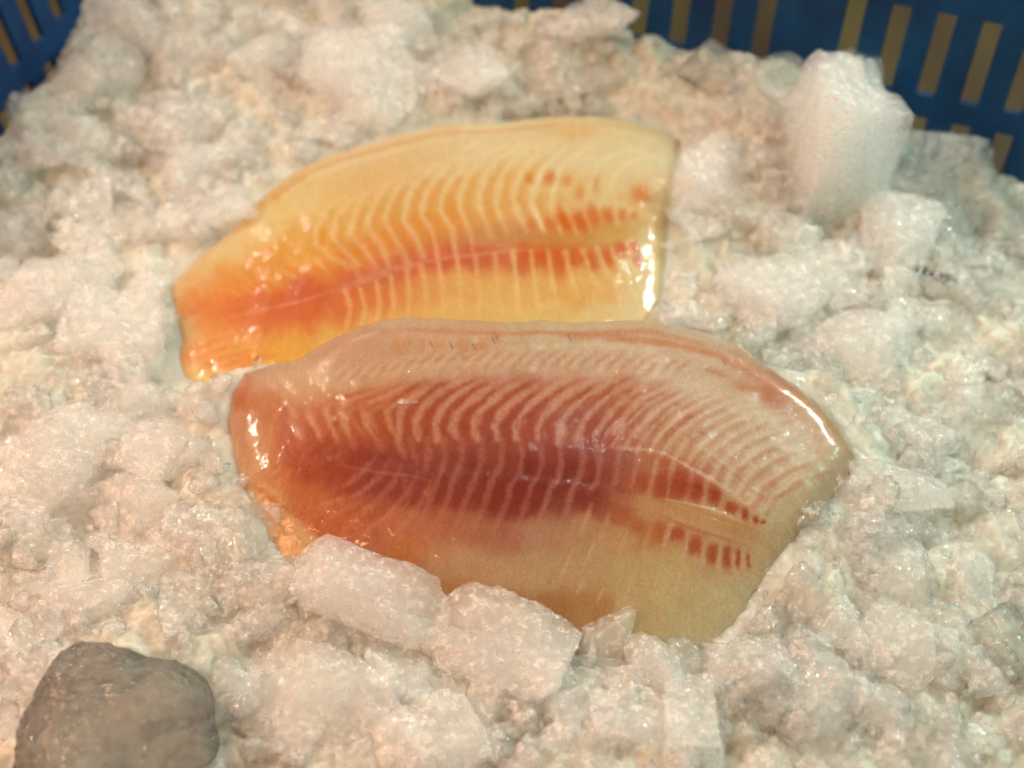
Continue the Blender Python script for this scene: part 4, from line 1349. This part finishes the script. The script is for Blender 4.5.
# ------------------------------------------------------------------ ice lumps one can point at
# (px, py, width px, height px, lift cm, material, seed, spin deg, crumb, label)
BIG = [
    (372, 588, 158, 104, 0.95, 'milk', 101, 0, 0.03, 'milky ice lump lying against the lower left edge of the front fillet, overlapping it'),
    (318, 690, 165, 140, 0.25, 'milk', 102, 20, 0.03, 'broad pale slab of ice just below the lump that overlaps the front fillet'),
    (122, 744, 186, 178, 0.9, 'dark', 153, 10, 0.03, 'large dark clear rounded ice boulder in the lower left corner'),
    (228, 531, 104, 56, 0.35, 'clear', 104, -8, 0.03, 'thin wet wedge of ice with a bright top beside the front fillet left end'),
    (262, 584, 96, 66, 0.1, 'pink', 105, 5, 0.04, 'orange tinged ice lump between the thin wet wedge and the overlapping milky lump'),
    (505, 652, 150, 108, 0.55, 'milk', 106, 0, 0.09, 'crumbly ice lump below the middle of the front fillet edge'),
    (608, 632, 54, 60, 0.8, 'milk', 107, 0, 0.09, 'small crumbly ice nub sticking up over the lower edge of the front fillet'),
    (655, 660, 60, 56, 0.6, 'milk', 108, 40, 0.08, 'small round ice nub right of the crumbly nub on the fillet edge'),
    (833, 158, 100, 178, 0.8, 'milk', 159, 0, 0.0, 'tall upright block of white ice behind the right end of both fillets'),
    (852, 76, 70, 62, 1.5, 'clear', 110, 30, 0.09, 'glassy jagged ice cap on top of the tall upright white block'),
    (358, 78, 118, 104, 0.7, 'milk', 111, 0, 0.01, 'smooth flat slab of white ice above the back fillet, left of centre'),
    (188, 128, 84, 66, 0.6, 'pink', 112, 0, 0.01, 'smooth pinkish wedge of ice in the upper left, above a grey hollow'),
    (204, 212, 120, 74, 0.15, 'milk', 113, 12, 0.03, 'wide pale ice slab touching the upper left edge of the back fillet'),
    (118, 338, 104, 88, 0.25, 'milk', 114, 0, 0.01, 'square pale ice block left of the back fillet narrow end'),
    (60, 300, 130, 110, 0.15, 'milk', 115, 30, 0.03, 'broad low slab of ice at the left edge, left of the square block'),
    (468, 78, 90, 70, 0.8, 'milk', 116, 50, 0.03, 'rounded white ice lump above the middle of the back fillet'),
    (560, 66, 110, 80, 0.8, 'milk', 117, 0, 0.04, 'large rounded white ice lump above the right half of the back fillet'),
    (640, 78, 70, 62, 0.8, 'milk', 118, 0, 0.02, 'smooth egg shaped white ice lump above the right end of the back fillet'),
    (716, 68, 76, 58, 0.7, 'glass', 119, 0, 0.09, 'dark glassy broken ice chunk in front of the basket slots at the top right'),
    (786, 88, 74, 60, 0.8, 'clear', 120, 20, 0.05, 'grey clear ice lump between the dark glassy chunk and the jagged cap'),
    (716, 180, 100, 90, 0.3, 'milk', 121, 15, 0.03, 'pale lump of ice right of the square end of the back fillet'),
    (940, 150, 100, 74, 0.5, 'milk', 122, 0, 0.04, 'greenish rounded ice lump under the basket slots at the right'),
    (974, 172, 44, 50, 0.8, 'clear', 123, 0, 0.06, 'small greyish clear ice lump below the last basket slots at the right'),
    (1004, 226, 70, 86, 0.3, 'clear', 124, 0, 0.02, 'smooth grey green ice lump at the right edge below the basket'),
    (902, 246, 84, 100, 0.3, 'milk', 125, 0, 0.04, 'pale ice lump right of the tall upright block, above the dark grit'),
    (770, 300, 110, 86, 0.25, 'milk', 126, -20, 0.05, 'cream crumbly ice slab just above the glossy shoulder of the front fillet'),
    (862, 352, 120, 96, 0.2, 'milk', 127, 35, 0.03, 'wide pale ice slab to the upper right of the front fillet point'),
    (892, 486, 110, 62, 0.25, 'milk', 128, 0, 0.03, 'pale oval ice slab immediately right of the front fillet point'),
    (868, 560, 116, 90, 0.2, 'clear', 129, 20, 0.06, 'watery ice slab below the front fillet point'),
    (968, 420, 92, 76, 0.15, 'clear', 130, 0, 0.03, 'dull grey green ice lump near the right edge at mid height'),
    (992, 560, 84, 90, 0.15, 'clear', 131, 45, 0.03, 'wet grey ice lump at the lower right edge, above the dark clear piece'),
    (1000, 648, 90, 76, 0.25, 'glass', 132, 0, 0.02, 'dark clear ice piece at the lower right edge'),
    (752, 668, 90, 70, 0.4, 'milk', 133, 0, 0.08, 'crumbly ice lump below the lower right corner of the front fillet'),
    (690, 726, 60, 90, 0.35, 'milk', 134, 5, 0.03, 'upright block of ice at the bottom edge, below the front fillet corner'),
    (436, 742, 120, 80, 0.3, 'milk', 135, 0, 0.05, 'grey pink ice lump at the bottom edge left of centre'),
    (560, 742, 100, 70, 0.25, 'milk', 136, 60, 0.03, 'smooth grey ice lump at the bottom edge right of centre'),
    (816, 722, 110, 90, 0.2, 'clear', 137, 0, 0.07, 'glittering broken ice lump at the bottom right'),
    (60, 600, 150, 90, 0.15, 'milk', 138, 0, 0.04, 'beige ice slab at the left edge above the dark boulder'),
    (68, 470, 150, 110, 0.1, 'milk', 139, 25, 0.05, 'low beige ice slab at the left edge left of the front fillet'),
    (172, 452, 110, 90, 0.15, 'milk', 140, -15, 0.03, 'flat beige ice slab between the left edge slab and the front fillet'),
    (150, 575, 90, 70, 0.2, 'milk', 141, 0, 0.03, 'pale beige ice lump with a rounded corner left of the orange tinged lump'),
    (100, 60, 90, 70, 0.7, 'clear', 142, 0, 0.06, 'shadowy grey ice lump by the blue basket wall in the upper left corner'),
    (52, 112, 76, 62, 0.5, 'clear', 143, 0, 0.06, 'grey green ice lump next to the left basket wall, below the shadowy one'),
    (262, 60, 88, 70, 0.7, 'clear', 144, 0, 0.03, 'brownish clear ice lump near the top left, left of the smooth flat slab'),
    (176, 40, 90, 62, 0.8, 'clear', 145, 40, 0.05, 'blurred greenish ice lump at the top left, right of the shadowy one'),
    (398, 20, 80, 56, 1.0, 'milk', 146, 0, 0.05, 'cream ice lump at the top edge left of the small gap showing blue basket'),
    (594, 14, 90, 50, 1.0, 'milk', 147, 0, 0.06, 'blurred white ice lump at the top edge right of the small gap showing blue basket'),
]
MATS = {'milk': ICE_MILK, 'clear': ICE_CLEAR, 'glass': ICE_GLASS, 'dark': ICE_DARK, 'pink': ICE_PINK}


def at_mound(px, py, lift):
    z = 0.3
    for _ in range(6):
        P = on_plane(np.array(px, float), np.array(py, float), z0=z)
        z = float(mound(np.array([P[0]]), np.array([P[1]]))[0]) + lift
    return on_plane(np.array(px, float), np.array(py, float), z0=z)


taken = []
for px, py, w, h, lift, mk, seed, spin, crumb, label in BIG:
    P = at_mound(px, py, lift * 0.95)
    depth = (P[1] * CP - (P[2] - CAM_H) * SP)
    rx = w / 2 * depth / F_PX
    rr = h / 2 * depth / F_PX
    V, F = chunk_shape(seed, 7 if w * h > 9000 and seed != 159 else 6, box=seed in (159, 134, 114), grain=0.012 if mk == 'dark' else 0.006 if seed == 159 else 0.03, planes=70 if mk == 'dark' else 15, soft=9 if mk == 'dark' else 60 if crumb < 0.05 else 22, rough=0.025, crumb=crumb, crumb_scale=3.0)
    if seed == 159:
        S = np.array([rx, rr * 0.62, rr * 1.25])
        P = P.copy()
    elif seed == 153:
        S = np.array([rx, rr * 0.95, rr * 1.05])
    else:
        S = np.array([rx, rr * 1.1, rr * 0.8])
    V = V * S * 1.04
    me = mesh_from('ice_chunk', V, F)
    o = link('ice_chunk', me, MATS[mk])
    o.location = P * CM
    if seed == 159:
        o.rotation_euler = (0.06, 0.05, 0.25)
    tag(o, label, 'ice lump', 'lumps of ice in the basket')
    taken.append((px, py, w, h))

# ordinary lumps: copies of a few broken shapes, each its own object
PROTO = []
for i in range(18):
    V, F = chunk_shape(400 + i, 5, planes=8 + i % 4, soft=90, rough=0.025, crumb=0.012 + 0.06 * (i % 3 == 0), crumb_scale=2.4)
    PROTO.append({k: None for k in MATS} | {'V': V, 'F': F})


def proto_mesh(i, mk):
    if PROTO[i][mk] is None:
        me = mesh_from('ice_chunk', PROTO[i]['V'], PROTO[i]['F'])
        me.materials.append(MATS[mk])
        PROTO[i][mk] = me
    return PROTO[i][mk]


def zone(px, py):
    """words for where a lump lies, by what is next to it"""
    if py < 60:
        row = 'top edge of the heap'
        return ('left of the smooth flat slab at the ' if px < 330 else 'above the middle of the back fillet at the ' if px < 640 else 'in front of the basket slots at the ') + row
    if px < 170:
        return 'by the left basket wall in the upper left' if py < 200 else 'around the square pale block left of the back fillet' if py < 400 else 'on the beige slope left of the front fillet' if py < 600 else 'around the dark boulder in the lower left'
    if px > 860:
        return 'under the slotted basket wall at the right' if py < 220 else 'around the dark grit at the right' if py < 400 else 'right of the front fillet point' if py < 580 else 'in the glittering ice at the lower right edge'
    if py < 210:
        return 'behind the upper left edge of the back fillet' if px < 420 else 'behind the right end of the back fillet' if px < 700 else 'around the tall upright block'
    if py < 420:
        return 'beside the left end of the back fillet' if px < 300 else 'between the two fillets and the tall upright block'
    if px < 330:
        return 'beside the left end of the front fillet'
    if py > 540:
        return 'below the left half of the front fillet' if px < 520 else 'below the right half of the front fillet' if px < 740 else 'below the cut right side of the front fillet'
    return 'beside the cut right side of the front fillet'


r = np.random.default_rng(77)
small = []
tries = 0
while len(small) < 245 and tries < 20000:
    tries += 1
    px, py = r.uniform(-10, 1034), r.uniform(4, 775)
    P = at_mound(px, py, 0.1)
    if basket_depth(P[0], P[1]) < 0.9:
        continue
    rad = 0.38 + 0.70 * r.random() ** 1.6
    depth = P[1] * CP - (P[2] - CAM_H) * SP
    rpx = rad * F_PX / depth
    xa, ya = np.array([P[0]]), np.array([P[1]])
    bad = min(look(_DF, P[0], P[1]), look(_DB, P[0], P[1])) < rad * 0.95
    for (qx, qy, qr) in [(s[0], s[1], s[2]) for s in small]:
        if math.hypot(px - qx, py - qy) < 0.58 * (rpx + qr):
            bad = True
            break
    for (qx, qy, w, h) in taken:
        if ((px - qx) / (w / 2)) ** 2 + ((py - qy) / (h / 2)) ** 2 < 0.55:
            bad = True
            break
    if bad:
        continue
    k = r.random()
    rightish = px > 700
    mk = ('clear' if k < 0.55 else 'milk' if k < 0.97 else 'glass') if rightish else ('clear' if k < 0.22 else 'pink' if k < 0.40 and px < 420 else 'milk')
    small.append((px, py, rpx, rad, P, mk))

SHORT = ['overlapping milky lump', 'broad slab below the overlapping lump', 'dark clear boulder', 'thin wet wedge', 'orange tinged lump', 'crumbly lump under the front fillet', 'crumbly nub on the fillet edge', 'small round nub', 'tall upright white block', 'glassy jagged cap', 'smooth flat white slab', 'smooth pinkish wedge', 'slab touching the back fillet', 'square pale block', 'low slab at the left edge', 'rounded white lump above the back fillet', 'large rounded white lump', 'egg shaped white lump', 'dark glassy broken chunk', 'grey clear lump by the jagged cap', 'pale lump beside the square cut end', 'greenish rounded lump', 'small greyish lump below the slots', 'smooth grey green lump', 'pale lump above the dark grit', 'cream crumbly slab', 'wide slab by the fillet point', 'pale oval lump', 'watery slab', 'dull grey green lump', 'wet grey lump at the right edge', 'dark clear piece at the right', 'crumbly lump at the fillet corner', 'upright block at the bottom edge', 'grey pink lump', 'smooth grey lump', 'glittering broken lump', 'beige slab above the boulder', 'low beige slab', 'flat beige slab', 'pale beige rounded lump', 'shadowy grey lump', 'grey green lump by the wall', 'brownish clear lump', 'blurred greenish lump', 'cream lump at the top edge', 'blurred white lump at the top edge']
assert len(SHORT) == len(BIG)
LOOK = {'milk': 'milky', 'clear': 'half clear', 'glass': 'dark glassy', 'pink': 'faintly pink'}
WAYS = ['right of', 'below and right of', 'below', 'below and left of', 'left of', 'above and left of', 'above', 'above and right of']
named = {}
for i, (px, py, rpx, rad, P, mk) in enumerate(small):
    k = min(range(len(BIG)), key=lambda k: math.hypot(px - BIG[k][0], (py - BIG[k][1])) - 0.3 * BIG[k][2])
    dx, dy = px - BIG[k][0], py - BIG[k][1]
    way = WAYS[int(round(math.degrees(math.atan2(dy, dx)) / 45)) % 8]
    far = math.hypot(dx, dy) > 0.5 * max(BIG[k][2], BIG[k][3]) + rpx + 16
    named.setdefault(('' if far else 'just ') + way + ' the ' + SHORT[k], []).append(i)
special = {}
for where, idx in named.items():
    idx = sorted(idx, key=lambda i: -small[i][3])
    words_ = [''] if len(idx) == 1 else ['larger', 'smaller'] if len(idx) == 2 else ['largest', 'middle sized', 'smallest'] if len(idx) == 3 else None
    for n_, i in enumerate(idx):
        look_ = LOOK[small[i][5]]
        if words_:
            special[i] = (words_[n_] + ' ' + look_ + ' ice bit ' + where).strip()
        else:
            special[i] = ['largest', 'second largest', 'third largest', 'fourth largest', 'smallest'][min(n_, 4)] + ' ' + look_ + ' ice bit ' + where
for i, (px, py, rpx, rad, P, mk) in enumerate(small):
    pi = int(r.integers(len(PROTO)))
    o = bpy.data.objects.new('ice_chunk', proto_mesh(pi, mk))
    COL.objects.link(o)
    q = P.copy()
    q[2] += 0.12 + r.uniform(-0.08, 0.2)
    o.location = q * CM
    o.rotation_euler = (r.normal(0, 0.3), r.normal(0, 0.3), r.uniform(0, 6.28))
    s = rad * r.uniform(0.85, 1.35, 3)
    s[2] *= 0.68
    o.scale = tuple(s)
    lb = special[i]
    if len(lb.split()) > 16:
        lb = lb.replace('just ', '')
    if len(lb.split()) > 16:
        lb = lb.replace(' ' + LOOK[mk], '')
    tag(o, lb, 'ice bit', 'loose ice bits ' + zone(px, py))

# ------------------------------------------------------------------ small things
V, F = chunk_shape(611, 5, planes=9, soft=14, crumb=0.12, crumb_scale=1.6)


def on_top(px, py, fillet):
    """height of the fillet's surface along a sight line"""
    bpy.context.view_layer.update()
    d = ray(px, py)
    dg = bpy.context.evaluated_depsgraph_get()
    ok, loc, nrm, idx = fillet.ray_cast(Vector(CAM * CM), Vector(d).normalized())
    return (np.array(loc) / CM, Vector(nrm)) if ok else (on_plane(px, py, **FRONT), Vector((0, 0, 1)))


P, nrm = on_top(408, 402, front)
o = link('ice_flake', mesh_from('ice_flake', V * np.array([0.27, 0.10, 0.05]), F), ICE_MILK)
o.location = (P + np.array(nrm) * 0.03) * CM
o.rotation_euler = (0, 0, math.radians(8))
tag(o, 'tiny white flake of ice lying on the striped flesh of the front fillet', 'ice flake')

mg, nt, b = new_mat('dark grit')
b.inputs['Base Color'].default_value = (0.035, 0.05, 0.055, 1)
b.inputs['Roughness'].default_value = 0.35
V3, F3_ = chunk_shape(700, 3, planes=8, crumb=0.1)
Vs, Fs, off = [], [], 0
rg = np.random.default_rng(3)
for k in range(70):
    t = rg.random()
    c = np.array([(-0.45 + 0.9 * t) + rg.normal(0, 0.10), 0.22 - 0.36 * t + rg.normal(0, 0.13), rg.uniform(-0.02, 0.10)])
    Vs.append(V3 * rg.uniform(0.012, 0.042, 3) + c)
    Fs.append(F3_ + off)
    off += len(V3)
P = at_mound(936, 277, 0.95)
o = link('dark_grit', mesh_from('dark_grit', np.concatenate(Vs), np.concatenate(Fs)), mg)
o.location = P * CM
tag(o, 'patch of dark specks of grit on the ice at the right', 'grit', kind='stuff')

P, nrm = on_top(849, 474, front)
o = link('black_speck', mesh_from('black_speck', V3 * 0.045, F3_), mg)
o.location = (P + np.array([0.0, 0.0, 0.02])) * CM
tag(o, 'single black speck at the pointed right end of the front fillet', 'speck')
